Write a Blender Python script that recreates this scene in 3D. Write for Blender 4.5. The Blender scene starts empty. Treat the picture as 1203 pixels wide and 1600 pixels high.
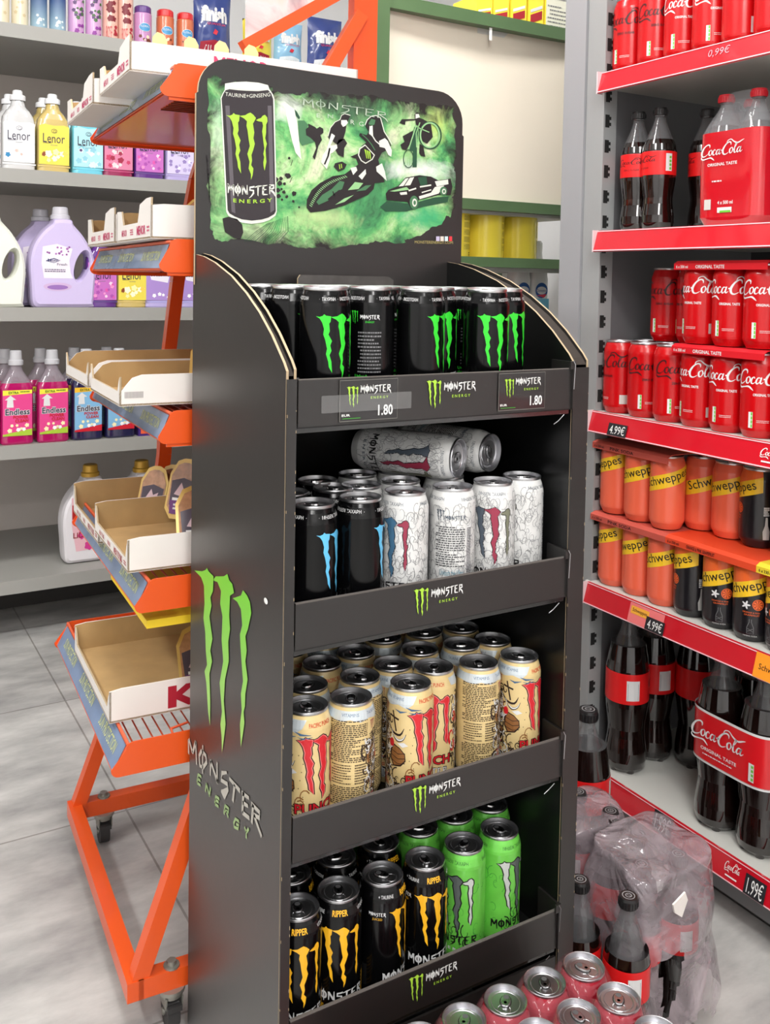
import bpy, bmesh, math, random
from mathutils import Vector, Matrix, noise
from mathutils.geometry import tessellate_polygon
random.seed(7)
PI=math.pi
SC=bpy.context.scene
COL=SC.collection
# ------------------------------------------------------------------ camera
H=1.21
f_px,pitch,roll,ppy,yaw=1479.1,0.04875,0.01735,511.7,0.53446
fw=Vector((math.sin(yaw)*math.cos(pitch),math.cos(yaw)*math.cos(pitch),-math.sin(pitch)))
rt=Vector((math.cos(yaw),-math.sin(yaw),0)); up=rt.cross(fw)
r2=rt*math.cos(roll)+up*math.sin(roll); u2=-rt*math.sin(roll)+up*math.cos(roll)
cd=bpy.data.cameras.new('camera'); cam=bpy.data.objects.new('camera',cd); COL.objects.link(cam)
M=Matrix(((r2.x,u2.x,-fw.x,0),(r2.y,u2.y,-fw.y,0),(r2.z,u2.z,-fw.z,H),(0,0,0,1)))
cam.matrix_world=M
cd.sensor_fit='AUTO'; cd.sensor_width=36; cd.lens=f_px/1600*36; cd.shift_y=-(800-ppy)/1600
cd.clip_start=.02; cd.clip_end=60
SC.camera=cam
# ------------------------------------------------------------------ world, exposure, lights
SC.view_settings.view_transform='Standard'; SC.view_settings.look='None'
SC.view_settings.gamma=1; SC.view_settings.exposure=0.06
SC.view_settings.use_curve_mapping=False
w=bpy.data.worlds.new('world'); SC.world=w; w.use_nodes=True
bg=w.node_tree.nodes['Background']; bg.inputs[0].default_value=(1,.98,.96,1); bg.inputs[1].default_value=.55
def area(loc,sx,sy,power,rot=(0,0,0),col=(1,.985,.96)):
    l=bpy.data.lights.new('ceiling_light','AREA'); l.shape='RECTANGLE'; l.size=sx; l.size_y=sy; l.energy=power; l.color=col
    o=bpy.data.objects.new('ceiling_light',l); o.location=loc; o.rotation_euler=rot; COL.objects.link(o); return o
LAMPS=[(0.1,-.7,2.93,.3,1.5,36),(-1.2,1.2,2.93,.3,1.5,34),(0.8,1.75,2.93,2.2,.25,42),(.6,.1,2.93,1.2,.22,14),(-.9,-2.0,2.93,1.5,.3,48)]  # last two are unseen lamps added as fill from the front
for a in LAMPS: area(a[:3],a[3],a[4],a[5])
# ------------------------------------------------------------------ materials
def C(r,g,b):
    f=lambda c:(c/255/12.92) if c/255<=.04045 else ((c/255+.055)/1.055)**2.4
    return (f(r),f(g),f(b),1)
_m={}
def mat(name,c,rough=.5,metal=0.,coat=0.,alpha=1.,trans=0.,emis=None,spec=None,bump=0,bscale=200,var=0,vscale=6,ior=None):
    if name in _m: return _m[name]
    m=bpy.data.materials.new(name); m.use_nodes=True; nt=m.node_tree; p=nt.nodes['Principled BSDF']
    col=C(*c) if max(c)>1.01 or c==(0,0,0) else (*c,1)
    p.inputs['Base Color'].default_value=col; p.inputs['Roughness'].default_value=rough; p.inputs['Metallic'].default_value=metal
    p.inputs['Coat Weight'].default_value=coat; p.inputs['Coat Roughness'].default_value=.06; p.inputs['Alpha'].default_value=alpha; p.inputs['Transmission Weight'].default_value=trans
    if spec is not None: p.inputs['Specular IOR Level'].default_value=spec
    if ior: p.inputs['IOR'].default_value=ior
    if emis: p.inputs['Emission Color'].default_value=(1,1,1,1); p.inputs['Emission Strength'].default_value=emis
    tc=None
    if bump or var:
        tc=nt.nodes.new('ShaderNodeTexCoord')
    if bump:
        n=nt.nodes.new('ShaderNodeTexNoise'); n.inputs['Scale'].default_value=bscale; n.inputs['Detail'].default_value=3
        nt.links.new(tc.outputs['Object'],n.inputs['Vector'])
        b=nt.nodes.new('ShaderNodeBump'); b.inputs['Strength'].default_value=bump; b.inputs['Distance'].default_value=.002
        nt.links.new(n.outputs['Fac'],b.inputs['Height']); nt.links.new(b.outputs['Normal'],p.inputs['Normal'])
    if var:
        n=nt.nodes.new('ShaderNodeTexNoise'); n.inputs['Scale'].default_value=vscale; n.inputs['Detail'].default_value=5
        nt.links.new(tc.outputs['Object'],n.inputs['Vector'])
        r=nt.nodes.new('ShaderNodeValToRGB'); r.color_ramp.elements[0].position=.3; r.color_ramp.elements[1].position=.7
        r.color_ramp.elements[0].color=[x*(1-var) for x in col[:3]]+[1]; r.color_ramp.elements[1].color=[min(1,x*(1+var)) for x in col[:3]]+[1]
        nt.links.new(n.outputs['Fac'],r.inputs['Fac']); nt.links.new(r.outputs['Color'],p.inputs['Base Color'])
    _m[name]=m; return m
def ramp_mat(name,stops,scale,detail=6,rough=.5,dist=0.,coat=0,kind='noise'):
    if name in _m: return _m[name]
    m=bpy.data.materials.new(name); m.use_nodes=True; nt=m.node_tree; p=nt.nodes['Principled BSDF']
    tc=nt.nodes.new('ShaderNodeTexCoord'); n=nt.nodes.new('ShaderNodeTexNoise' if kind=='noise' else 'ShaderNodeTexVoronoi')
    n.inputs['Scale'].default_value=scale
    if kind=='noise': n.inputs['Detail'].default_value=detail; n.inputs['Distortion'].default_value=dist
    nt.links.new(tc.outputs['Object'],n.inputs['Vector'])
    r=nt.nodes.new('ShaderNodeValToRGB'); cr=r.color_ramp
    while len(cr.elements)<len(stops): cr.elements.new(.5)
    for e,(po,c) in zip(cr.elements,stops): e.position=po; e.color=C(*c)
    nt.links.new(n.outputs['Fac' if kind=='noise' else 'Distance'],r.inputs['Fac']); nt.links.new(r.outputs['Color'],p.inputs['Base Color'])
    p.inputs['Roughness'].default_value=rough; p.inputs['Coat Weight'].default_value=coat
    _m[name]=m; return m
BLACKCARD=mat('black_card',(30,27,26),.38,coat=.6,bump=.05,bscale=60,var=.1,vscale=8)
BLACKCARD.node_tree.nodes['Principled BSDF'].inputs['Coat Roughness'].default_value=.36
BLACKIN=mat('black_card_inner',(16,16,16),.3)
KRAFTEDGE=mat('card_edge',(176,156,126),.85)
WHITE=mat('white_print',(235,235,232),.45)
PAPER=mat('white_card',(232,226,220),.6,var=.04)
KRAFT=mat('kraft_card',(178,146,98),.75,var=.12,vscale=14)
ALU=mat('aluminium',(205,205,208),.33,1.)
ALUD=mat('aluminium_lid',(190,190,192),.34,1.)
ORANGE=mat('orange_paint',(226,84,24),.38,coat=.25)
INK=mat('black_ink',(22,20,22),.45)
# ------------------------------------------------------------------ mesh building
class MB:
    def __init__(s): s.v=[];s.f=[];s.m=[];s.s=[];s.mats=[];s.T=None
    def mi(s,m):
        if m not in s.mats: s.mats.append(m)
        return s.mats.index(m)
    def add(s,vs,fs,m,smooth=False):
        o=len(s.v); T=s.T
        for p in vs:
            p=Vector(p)
            s.v.append(T@p if T is not None else p)
        k=s.mi(m)
        for f in fs: s.f.append([i+o for i in f]); s.m.append(k); s.s.append(smooth)
        return s
    def box(s,x0,x1,y0,y1,z0,z1,m):
        v=[(x0,y0,z0),(x1,y0,z0),(x1,y1,z0),(x0,y1,z0),(x0,y0,z1),(x1,y0,z1),(x1,y1,z1),(x0,y1,z1)]
        return s.add(v,[(0,3,2,1),(4,5,6,7),(0,1,5,4),(1,2,6,5),(2,3,7,6),(3,0,4,7)],m)
    def bar(s,a,b,w,h,m,upv=(0,0,1)):
        a=Vector(a);b=Vector(b);d=(b-a).normalized();u=Vector(upv)
        if abs(d.dot(u))>.98: u=Vector((0,1,0))
        x=d.cross(u).normalized();y=x.cross(d).normalized()
        vs=[]
        for p in (a,b):
            for sx,sy in((-1,-1),(1,-1),(1,1),(-1,1)): vs.append(p+x*sx*w/2+y*sy*h/2)
        return s.add(vs,[(0,3,2,1),(4,5,6,7),(0,1,5,4),(1,2,6,5),(2,3,7,6),(3,0,4,7)],m)
    def cyl(s,a,b,r,m,n=12,r2=None,smooth=True):
        a=Vector(a);b=Vector(b);d=(b-a).normalized();u=Vector((0,0,1)) if abs(d.z)<.95 else Vector((1,0,0))
        x=d.cross(u).normalized();y=d.cross(x); r2=r if r2 is None else r2
        vs=[];
        for p,rr in((a,r),(b,r2)):
            for i in range(n):
                t=2*PI*i/n; vs.append(p+x*math.cos(t)*rr+y*math.sin(t)*rr)
        s.add(vs,[(i,i+n,(i+1)%n+n,(i+1)%n) for i in range(n)],m,smooth)
        return s.add(vs,[tuple(range(n)),tuple(range(2*n-1,n-1,-1))],m)
    def wire(s,pts,r,m,n=6):
        for a,b in zip(pts,pts[1:]): s.cyl(a,b,r,m,n)
        return s
    def lathe(s,prof,m,n=32,smooth=True,ax=(0,0)):
        # prof: list of (r,z[,mat])
        base=[]
        for q in prof:
            r,z=q[0],q[1]; base.append([(ax[0]+r*math.sin(2*PI*i/n),ax[1]-r*math.cos(2*PI*i/n),z) for i in range(n)])
        for k in range(len(prof)-1):
            mm=prof[k+1][2] if len(prof[k+1])>2 else m
            s.add(base[k]+base[k+1],[(i,(i+1)%n,(i+1)%n+n,i+n) for i in range(n)],mm,smooth)
        return s
    def loft(s,secs,m,n=40,cap=True,smooth=True):
        # secs: (z,rx,ry,power[,cx,cy])
        rings=[]
        for q in secs:
            z,rx,ry,p=q[:4]; cx=q[4] if len(q)>4 else 0; cy=q[5] if len(q)>5 else 0
            ring=[]
            for i in range(n):
                t=2*PI*i/n; c,sn=math.sin(t),-math.cos(t)
                ring.append((cx+rx*math.copysign(abs(c)**(2/p),c),cy+ry*math.copysign(abs(sn)**(2/p),sn),z))
            rings.append(ring)
        for k in range(len(secs)-1):
            mm=secs[k+1][6] if len(secs[k+1])>6 else m
            s.add(rings[k]+rings[k+1],[(i,(i+1)%n,(i+1)%n+n,i+n) for i in range(n)],mm,smooth)
        if cap:
            s.add(rings[0],[tuple(reversed(range(n)))],m); s.add(rings[-1],[tuple(range(n))],m)
        return s
    def prism(s,pts,fn,m,sidem=None,caps=(True,True)):
        # pts 2D outline; fn(u,v,k) k=0/1 -> 3D
        n=len(pts); tri=tessellate_polygon([[Vector((p[0],p[1],0)) for p in pts]])
        A=[fn(p[0],p[1],0) for p in pts];B=[fn(p[0],p[1],1) for p in pts]
        if caps[0]: s.add(A,tri,m)
        if caps[1]: s.add(B,[t[::-1] for t in tri],m)
        s.add(A+B,[(i,(i+1)%n,(i+1)%n+n,i+n) for i in range(n)],sidem or m)
        return s
    def put(s,shape,m,fn,step=None):
        vs,fs=shape
        if step: vs,fs=cut(vs,fs,step)
        return s.add([fn(x,y) for x,y in vs],fs,m)
    def build(s,name,parent=None,loc=None,rz=None,recalc=True):
        me=bpy.data.meshes.new(name); me.from_pydata(s.v,[],s.f)
        for m in s.mats: me.materials.append(m)
        me.polygons.foreach_set('material_index',s.m); me.polygons.foreach_set('use_smooth',s.s)
        me.update()
        o=bpy.data.objects.new(name,me); COL.objects.link(o)
        if parent: o.parent=parent
        if loc: o.location=loc
        if rz is not None: o.rotation_euler.z=rz
        return o
def cut(vs,fs,step):
    bm=bmesh.new(); bv=[bm.verts.new((x,y,0)) for x,y in vs]
    for f in fs:
        try: bm.faces.new([bv[i] for i in f])
        except ValueError: pass
    x0=min(v[0] for v in vs);x1=max(v[0] for v in vs); k=math.floor(x0/step)+1
    while k*step<x1:
        bmesh.ops.bisect_plane(bm,geom=bm.verts[:]+bm.edges[:]+bm.faces[:],plane_co=(k*step,0,0),plane_no=(1,0,0),dist=1e-6); k+=1
    bm.verts.index_update()
    out=([(v.co.x,v.co.y) for v in bm.verts],[tuple(v.index for v in f.verts) for f in bm.faces]); bm.free(); return out
def cuty(shape,z):
    vs,fs=shape; bm=bmesh.new(); bv=[bm.verts.new((x,y,0)) for x,y in vs]
    for f in fs:
        try: bm.faces.new([bv[i] for i in f])
        except ValueError: pass
    bmesh.ops.bisect_plane(bm,geom=bm.verts[:]+bm.edges[:]+bm.faces[:],plane_co=(0,z,0),plane_no=(0,1,0),dist=1e-7)
    bm.verts.index_update(); out=([(v.co.x,v.co.y) for v in bm.verts],[tuple(v.index for v in f.verts) for f in bm.faces]); bm.free(); return out
# ---- 2D shapes
def poly(pts):
    return (list(pts),[tuple(t) for t in tessellate_polygon([[Vector((p[0],p[1],0)) for p in pts]])])
def rect(x0,y0,x1,y1): return ([(x0,y0),(x1,y0),(x1,y1),(x0,y1)],[(0,1,2,3)])
def disc(cx,cy,rx,ry=None,n=20,rot=0):
    ry=ry or rx; c,s=math.cos(rot),math.sin(rot)
    return poly([(cx+rx*math.cos(t)*c-ry*math.sin(t)*s,cy+rx*math.cos(t)*s+ry*math.sin(t)*c) for t in [2*PI*i/n for i in range(n)]])
def ringpts(cx,cy,rx,ry=None,n=24,rot=0):
    ry=ry or rx; c,s=math.cos(rot),math.sin(rot)
    return [(cx+rx*math.cos(t)*c-ry*math.sin(t)*s,cy+rx*math.cos(t)*s+ry*math.sin(t)*c) for t in [2*PI*i/n for i in range(n+1)]]
def smooth(pts,k=5):
    out=[]; P=[pts[0]]+list(pts)+[pts[-1]]
    for i in range(1,len(P)-2):
        a,b,c,d=P[i-1],P[i],P[i+1],P[i+2]
        for j in range(k):
            t=j/k; out.append(tuple(.5*((2*b[q])+(-a[q]+c[q])*t+(2*a[q]-5*b[q]+4*c[q]-d[q])*t*t+(-a[q]+3*b[q]-3*c[q]+d[q])*t**3) for q in range(len(b))))
    out.append(tuple(pts[-1])); return out
def stroke(pts,w,sm=0):
    # pts (x,y) or (x,y,w)
    pts=[(p[0],p[1],p[2] if len(p)>2 else w) for p in pts]
    if sm: pts=smooth(pts,sm)
    vs=[];n=len(pts)
    for i,p in enumerate(pts):
        a=pts[max(0,i-1)];b=pts[min(n-1,i+1)]; dx,dy=b[0]-a[0],b[1]-a[1]; L=math.hypot(dx,dy) or 1
        nx,ny=-dy/L*p[2]/2,dx/L*p[2]/2; vs+=[(p[0]+nx,p[1]+ny),(p[0]-nx,p[1]-ny)]
    return (vs,[(2*i,2*i+1,2*i+3,2*i+2) for i in range(n-1)])
def merge(shapes):
    vs=[];fs=[]
    for a,b in shapes:
        o=len(vs);vs+=a;fs+=[tuple(i+o for i in f) for f in b]
    return (vs,fs)
def xf(shape,sx=1,sy=None,dx=0,dy=0,rot=0,shear=0):
    sy=sx if sy is None else sy;c,s=math.cos(rot),math.sin(rot)
    out=[]
    for x,y in shape[0]:
        x,y=x*sx+y*sy*shear,y*sy; out.append((x*c-y*s+dx,x*s+y*c+dy))
    return (out,shape[1])
def fit(shape,x0,y0,x1,y1,rot=0):
    X=[v[0] for v in shape[0]];Y=[v[1] for v in shape[0]]
    ax,bx,ay,by=min(X),max(X),min(Y),max(Y)
    return ([(x0+(x-ax)/(bx-ax or 1)*(x1-x0),y0+(y-ay)/(by-ay or 1)*(y1-y0)) for x,y in shape[0]],shape[1])
_t={}
def text(s,bold=0.,spacing=1.):
    k=(s,bold,spacing)
    if k in _t: return _t[k]
    cu=bpy.data.curves.new('t','FONT'); cu.body=s; cu.size=1; cu.resolution_u=2; cu.offset=bold; cu.space_character=spacing
    o=bpy.data.objects.new('t',cu); me=bpy.data.meshes.new_from_object(o)
    r=([(v.co.x,v.co.y) for v in me.vertices],[tuple(p.vertices) for p in me.polygons])
    bpy.data.objects.remove(o); bpy.data.curves.remove(cu); bpy.data.meshes.remove(me)
    _t[k]=r; return r
def tx(s,x0,y0,h,w=None,align='l',**k):
    r=text(s,**k); X=[v[0] for v in r[0]];Y=[v[1] for v in r[0]]; W=max(X)-min(X);Hh=max(Y)-min(Y); w=w or W*h/Hh
    if align=='c': x0=x0-w/2
    return fit(r,x0,y0,x0+w,y0+h)
def claw():
    L=[(270,345),(300,350),(325,340),(335,325),(350,338),(390,345),(385,395),(375,410),(380,480),(370,510),(398,570),(385,610),(395,660),(380,700),(395,760),(402,865),(375,810),(370,760),(352,690),(360,640),(345,560),(330,510),(335,460),(320,400),(300,365)]
    Mi=[(388,352),(440,345),(460,332),(485,322),(510,340),(535,370),(520,400),(508,420),(520,500),(512,550),(525,600),(512,650),(495,700),(500,750),(492,790),(512,820),(505,880),(490,920),(490,870),(470,820),(478,760),(458,690),(480,620),(470,560),(460,480),(450,440),(455,400),(430,375)]
    R=[(535,390),(555,378),(580,370),(595,350),(615,342),(635,365),(638,400),(625,430),(625,500),(617,550),(632,600),(620,650),(622,690),(628,760),(612,840),(603,800),(600,765),(608,720),(600,690),(610,640),(603,600),(598,550),(590,490),(598,440),(590,405),(560,400)]
    n=lambda P:[((x-454)/370,(920-y)/370) for x,y in P]
    return [n(L),n(Mi),n(R)]
CL=claw()   # width 1 (-.5...5), height 1.62
def claws(w,dx=0,dy=0,grow=0,which=(0,1,2),sy=None):
    out=[]
    for i in which:
        P=CL[i]
        if grow:
            n=len(P);Q=[]
            area2=sum(P[j][0]*P[(j+1)%n][1]-P[(j+1)%n][0]*P[j][1] for j in range(n)); sg=1 if area2>0 else -1
            for j in range(n):
                a=P[j-1];b=P[(j+1)%n];ddx,ddy=b[0]-a[0],b[1]-a[1];L=math.hypot(ddx,ddy) or 1
                Q.append((P[j][0]+sg*ddy/L*grow,P[j][1]-sg*ddx/L*grow))
            P=Q
        out.append(xf(poly(P),w,sy,dx,dy))
    return merge(out)
def monster(w,x0=0,y0=0,wt=.13):
    S=[]
    def A(o,*ps):
        for p in ps: S.append(stroke([(q[0]+o,q[1],(q[2] if len(q)>2 else wt)) for q in p],wt))
    A(0,[(-.05,1.05,.03),(.08,.95),(.03,0,.1)],[(.08,.95),(.34,.35)],[(.34,.35),(.58,.98)],[(.58,1.02),(.64,-.2,.07)])
    A(.8,ringpts(.3,.5,.27,.38,14),[(.3,1.2,.05),(.3,.5),(.32,-.22,.05)])
    A(1.55,[(.08,0,.08),(.1,.98)],[(.08,.98),(.55,.1)],[(.6,1.1,.06),(.58,.05)])
    A(2.35,[(.62,1.0,.07),(.5,.9),(.12,.85),(.1,.55),(.5,.5),(.5,.2),(.25,-.15,.12),(0,-.35,.03)])
    A(3.05,[(-.1,.85,.06),(.3,.95),(.75,1.0,.06)],[(.32,.95),(.3,0,.1),(.34,-.12,.04)])
    A(3.85,[(.1,.97),(.06,.02)],[(.02,.95),(.55,1.02,.07)],[(.05,.52),(.45,.56,.07)],[(.05,.03),(.6,-.03,.07)])
    A(4.6,[(.1,1.0),(.06,-.02,.08)],[(.0,.97),(.5,.93),(.52,.62),(.1,.5)],[(.15,.5),(.55,.05),(.68,-.35,.04)])
    return xf(merge(S),w/5.3,None,x0,y0)
def cocacola(w,x0=0,y0=0):
    S=[]
    def A(ps,sm=6): S.append(stroke(ps,.08,sm))
    A([(.86,.72,.04),(.84,.92,.12),(.62,.98,.10),(.3,.78,.12),(.1,.38,.18),(.16,.06,.14),(.42,0,.08),(.72,.16,.04),(.8,.3,.02)])
    A([(.16,.06,.03),(.1,-.12,.09),(.3,-.26,.12),(.75,-.2,.08),(1.1,-.16,.12),(1.35,-.3,.10),(1.5,-.42,.02)])
    A([(1.0,.5,.05),(.86,.36,.12),(.9,.1,.12),(1.06,.08,.06),(1.16,.3,.1),(1.1,.48,.08),(1.0,.5,.05),(1.2,.42,.03)])
    A([(1.5,.42,.08),(1.42,.52,.05),(1.28,.36,.12),(1.28,.12,.12),(1.42,.06,.06),(1.6,.2,.03)])
    A([(1.9,.46,.05),(1.72,.46,.08),(1.62,.22,.12),(1.7,.06,.08),(1.86,.2,.05),(1.96,.5,.08),(1.9,.2,.12),(1.98,.08,.08),(2.12,.2,.02)])
    A([(2.1,.38,.1),(2.3,.4,.08)])
    A([(3.04,.74,.03),(3.0,.94,.11),(2.8,1.0,.1),(2.5,.8,.12),(2.28,.4,.18),(2.36,.08,.14),(2.6,0,.08),(2.88,.14,.03)])
    A([(2.6,.82,.04),(2.66,1.12,.07),(2.98,1.22,.07),(3.3,1.0,.1),(3.7,.86,.12),(4.1,1.02,.08),(4.3,1.1,.02)])
    A([(3.14,.52,.05),(2.98,.36,.12),(3.02,.1,.12),(3.18,.08,.06),(3.28,.3,.1),(3.22,.48,.08),(3.14,.52,.05)])
    A([(3.28,.22,.03),(3.56,.62,.06),(3.62,.86,.07),(3.52,.84,.05),(3.44,.4,.12),(3.46,.12,.12),(3.58,.06,.06),(3.7,.2,.02)])
    A([(4.02,.46,.05),(3.84,.46,.08),(3.72,.22,.12),(3.8,.06,.08),(3.96,.2,.05),(4.08,.5,.08),(4.0,.2,.12),(4.08,.08,.08),(4.26,.22,.02)])
    return xf(merge(S),w/4.3,None,x0,y0,shear=.12)
def lines(x0,x1,y1,y0,n,fill=.62,seed=1,h=.55,full=.93):
    rr=random.Random(seed);S=[];dy=(y1-y0)/n
    for i in range(n):
        y=y1-(i+.5)*dy;x=x0+(0 if rr.random()<.8 else (x1-x0)*.1)
        xe=x0+(x1-x0)*(full if rr.random()<.8 else rr.uniform(.4,.9))
        while x<xe:
            L=rr.uniform(.03,.11)*(x1-x0); e=min(x+L,xe)
            S.append(rect(x,y-dy*h/2,e,y+dy*h/2)); x=e+(x1-x0)*.022
    return merge(S)
# ---- objects
def sett(o,label=None,cat=None,group=None,kind=None):
    if label: o['label']=label
    if cat: o['category']=cat
    if group: o['group']=group
    if kind: o['kind']=kind
    return o
def thing(name,label,cat,loc=(0,0,0),rz=0,group=None):
    o=bpy.data.objects.new(name,None); o.empty_display_size=.05; COL.objects.link(o); o.location=loc; o.rotation_euler.z=rz
    return sett(o,label,cat,group)
KIDS={}
def copytree(o,parent=None):
    c=o.copy(); COL.objects.link(c)
    if parent: c.parent=parent
    for ch in [x for x in o.children]: copytree(ch,c)
    return c
def hompt(h,x,y):
    d=h[6]*x+h[7]*y+1; return ((h[0]*x+h[1]*y+h[2])/d,(h[3]*x+h[4]*y+h[5])/d)
# ------------------------------------------------------------------ setting
def struct(mb,name):
    o=mb.build(name); o['kind']='structure'; return o
def floor_mat():
    m=bpy.data.materials.new('grey_floor_tile'); m.use_nodes=True; nt=m.node_tree; p=nt.nodes['Principled BSDF']; L=nt.links
    tc=nt.nodes.new('ShaderNodeTexCoord'); mp=nt.nodes.new('ShaderNodeMapping'); L.new(tc.outputs['Object'],mp.inputs[0])
    mp.inputs['Location'].default_value=(-.578,-.177,0)
    br=nt.nodes.new('ShaderNodeTexBrick'); L.new(mp.outputs[0],br.inputs['Vector'])
    br.offset=0; br.squash=1; br.inputs['Scale'].default_value=1; br.inputs['Mortar Size'].default_value=.0028; br.inputs['Mortar Smooth'].default_value=.3
    br.inputs['Brick Width'].default_value=.638; br.inputs['Row Height'].default_value=.638
    br.inputs['Color1'].default_value=(1,1,1,1);br.inputs['Color2'].default_value=(.93,.93,.93,1);br.inputs['Mortar'].default_value=(.55,.53,.51,1)
    mp2=nt.nodes.new('ShaderNodeMapping'); mp2.inputs['Scale'].default_value=(1.4,3.2,1); L.new(tc.outputs['Object'],mp2.inputs[0])
    n=nt.nodes.new('ShaderNodeTexNoise'); n.inputs['Scale'].default_value=2.3; n.inputs['Detail'].default_value=7; n.inputs['Roughness'].default_value=.6; L.new(mp2.outputs[0],n.inputs['Vector'])
    r=nt.nodes.new('ShaderNodeValToRGB'); r.color_ramp.elements[0].position=.32; r.color_ramp.elements[1].position=.7
    r.color_ramp.elements[0].color=C(140,139,138); r.color_ramp.elements[1].color=C(206,204,200); L.new(n.outputs['Fac'],r.inputs[0])
    mx=nt.nodes.new('ShaderNodeMix'); mx.data_type='RGBA'; mx.blend_type='MULTIPLY'; mx.inputs[0].default_value=1
    L.new(r.outputs[0],mx.inputs[6]); L.new(br.outputs['Color'],mx.inputs[7]); L.new(mx.outputs[2],p.inputs['Base Color'])
    p.inputs['Roughness'].default_value=.33
    return m
b=MB(); b.box(-5,5,-4,6,-.05,0,floor_mat()); struct(b,'floor')
WALL=mat('white_wall',(246,246,246),.8,var=.02,vscale=2)
GREYW=mat('grey_wall',(165,165,168),.6)
b=MB(); b.box(-5,5,-4,6,3.0,3.1,WALL); struct(b,'ceiling')
b=MB(); b.box(-5,5,4.0,4.1,0,3,WALL); struct(b,'wall_back')
b=MB(); b.box(-3.1,-3,-4,4,0,3,WALL); struct(b,'wall_left')
b=MB(); b.box(2.5,2.6,-4,4,0,3,WALL); struct(b,'wall_right')
b=MB(); b.box(-3,2.5,-3.1,-3,0,3,WALL); struct(b,'wall_front')
b=MB(); b.box(1.476,2.45,1.63,1.70,0,2.9,mat('pillar_grey',(150,151,154),.5)); struct(b,'wall_partition')
HOUS=mat('lamp_housing',(230,230,230),.4); GLOW=mat('lamp_tube',(255,255,255),.4,emis=7)
for i,(x,y,z,sx,sy,e) in enumerate(LAMPS):
    t=thing('ceiling_lamp','long white ceiling lamp above '+('the dark drinks display','the floor beside the orange rack','the orange rack','the aisle, added unseen as fill for the green unit','the front aisle, added unseen as fill light')[i],'lamp',(x,y,3.0),0,'ceiling lamps')
    b=MB(); b.box(-sx/2-.03,sx/2+.03,-sy/2-.03,sy/2+.03,-.03,0,HOUS); b.build('housing',t)
    b=MB(); b.box(-sx/2,sx/2,-sy/2,sy/2,-.045,-.03,GLOW); b.build('diffuser',t)
# ------------------------------------------------------------------ left grey gondola
GSH=mat('grey_shelf_metal',(158,157,152),.42); GBK=mat('grey_back_panel',(212,203,196),.55,var=.03); GDK=mat('shelf_plinth_dark',(60,58,56),.6)
GL_Y=3.269; LZ=[.198,.647,1.101,1.551,2.014]
t=thing('shelving_unit','long grey metal shelving unit holding detergents behind the orange rack','shelving',(0.3,3.6,0))
ox,oy=.3,3.6
b=MB(); b.box(-3.0,1.95,.36,.39,0,2.12,GBK); b.build('back_panel',t)
b=MB(); b.box(-3.0,1.95,.0,.35,0,.13,GDK); b.build('plinth',t)
for i,z in enumerate(LZ):
    y0=GL_Y-oy
    b=MB(); b.box(-3.0,1.95,y0+.012,.355,z-.03,z,GSH); b.box(-3.0,1.95,y0,y0+.012,z-.042,z+.003,GSH); b.build('shelf_board',t)
for x in (-2.9,-1.6,-.9,1.25,1.95):
    b=MB(); b.box(x-.02,x+.02,.34,.375,0,2.15,GSH); b.build('upright',t)
# ------------------------------------------------------------------ right red-lipped gondola
RX=1.4707; RZ=[.1321,.5422,.9284,1.3261,1.6705]; RYE=1.585; RY0=-.2
RED=mat('red_price_rail',(196,14,34),.3,coat=.8); RSH=mat('light_shelf_metal',(196,196,190),.4); RIN=mat('grey_inner_panel',(104,104,106),.5); UPR=mat('slotted_upright',(150,152,152),.4)
CLEAR=mat('clear_film',(255,225,232),.08,alpha=.22,coat=1)
TAGB=mat('black_price_tag',(34,34,38),.5)
t=thing('shelving_unit','drinks shelving unit with red price rails on the right','shelving',(1.6,.7,0))
ox,oy=1.6,.7
b=MB(); b.box(.395,.415,RY0-oy,RYE-oy,0,2.15,mat('dark_back_panel',(62,62,64),.6)); b.build('back_panel',t)
b=MB(); b.box(RX+.05-ox,.41,RYE-oy-.006,RYE-oy+.02,0,2.15,RIN); b.build('end_panel',t)
b=MB(); x=RX-ox
b.box(x+.012,x+.05,RYE-oy-.012,RYE-oy+.0445,0,2.15,UPR)
o_up=b.build('upright',t); b=MB()
DK=mat('slot_dark',(18,18,18),.8)
z=.06
while z<2.1:
    yy=RYE-oy-.002
    for dz in (0,.028):
        pass
    b.prism([(0,0),(.012,.0),(.012,.004),(.017,.004),(.017,.011),(.012,.011),(.012,.017),(.017,.017),(.017,.024),(.012,.024),(.012,.028),(0,.028)],lambda u,v,k,z=z,yy=yy:(x+.0165+u,RYE-oy-.0122-.0006*k,z+v),DK); z+=.0555
sr=b.build('slot_row',o_up)
b=MB(); b.box(x+.04,.39,RY0-oy,RYE-oy-.002,.02,.095,mat('plinth_grey',(120,120,122),.4)); b.box(x+.06,.39,RY0-oy,RYE-oy-.002,0,.02,GDK); b.build('plinth',t)
def rail_fn(z,proud=0):
    # u along (0 at far end -> toward camera), v up 0..1 on tilted rail face
    return lambda u,v:(RX-ox-.0165+.012*v-proud,RYE-.02-oy-u,z-.042+.044*v+proud*.2)
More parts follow.
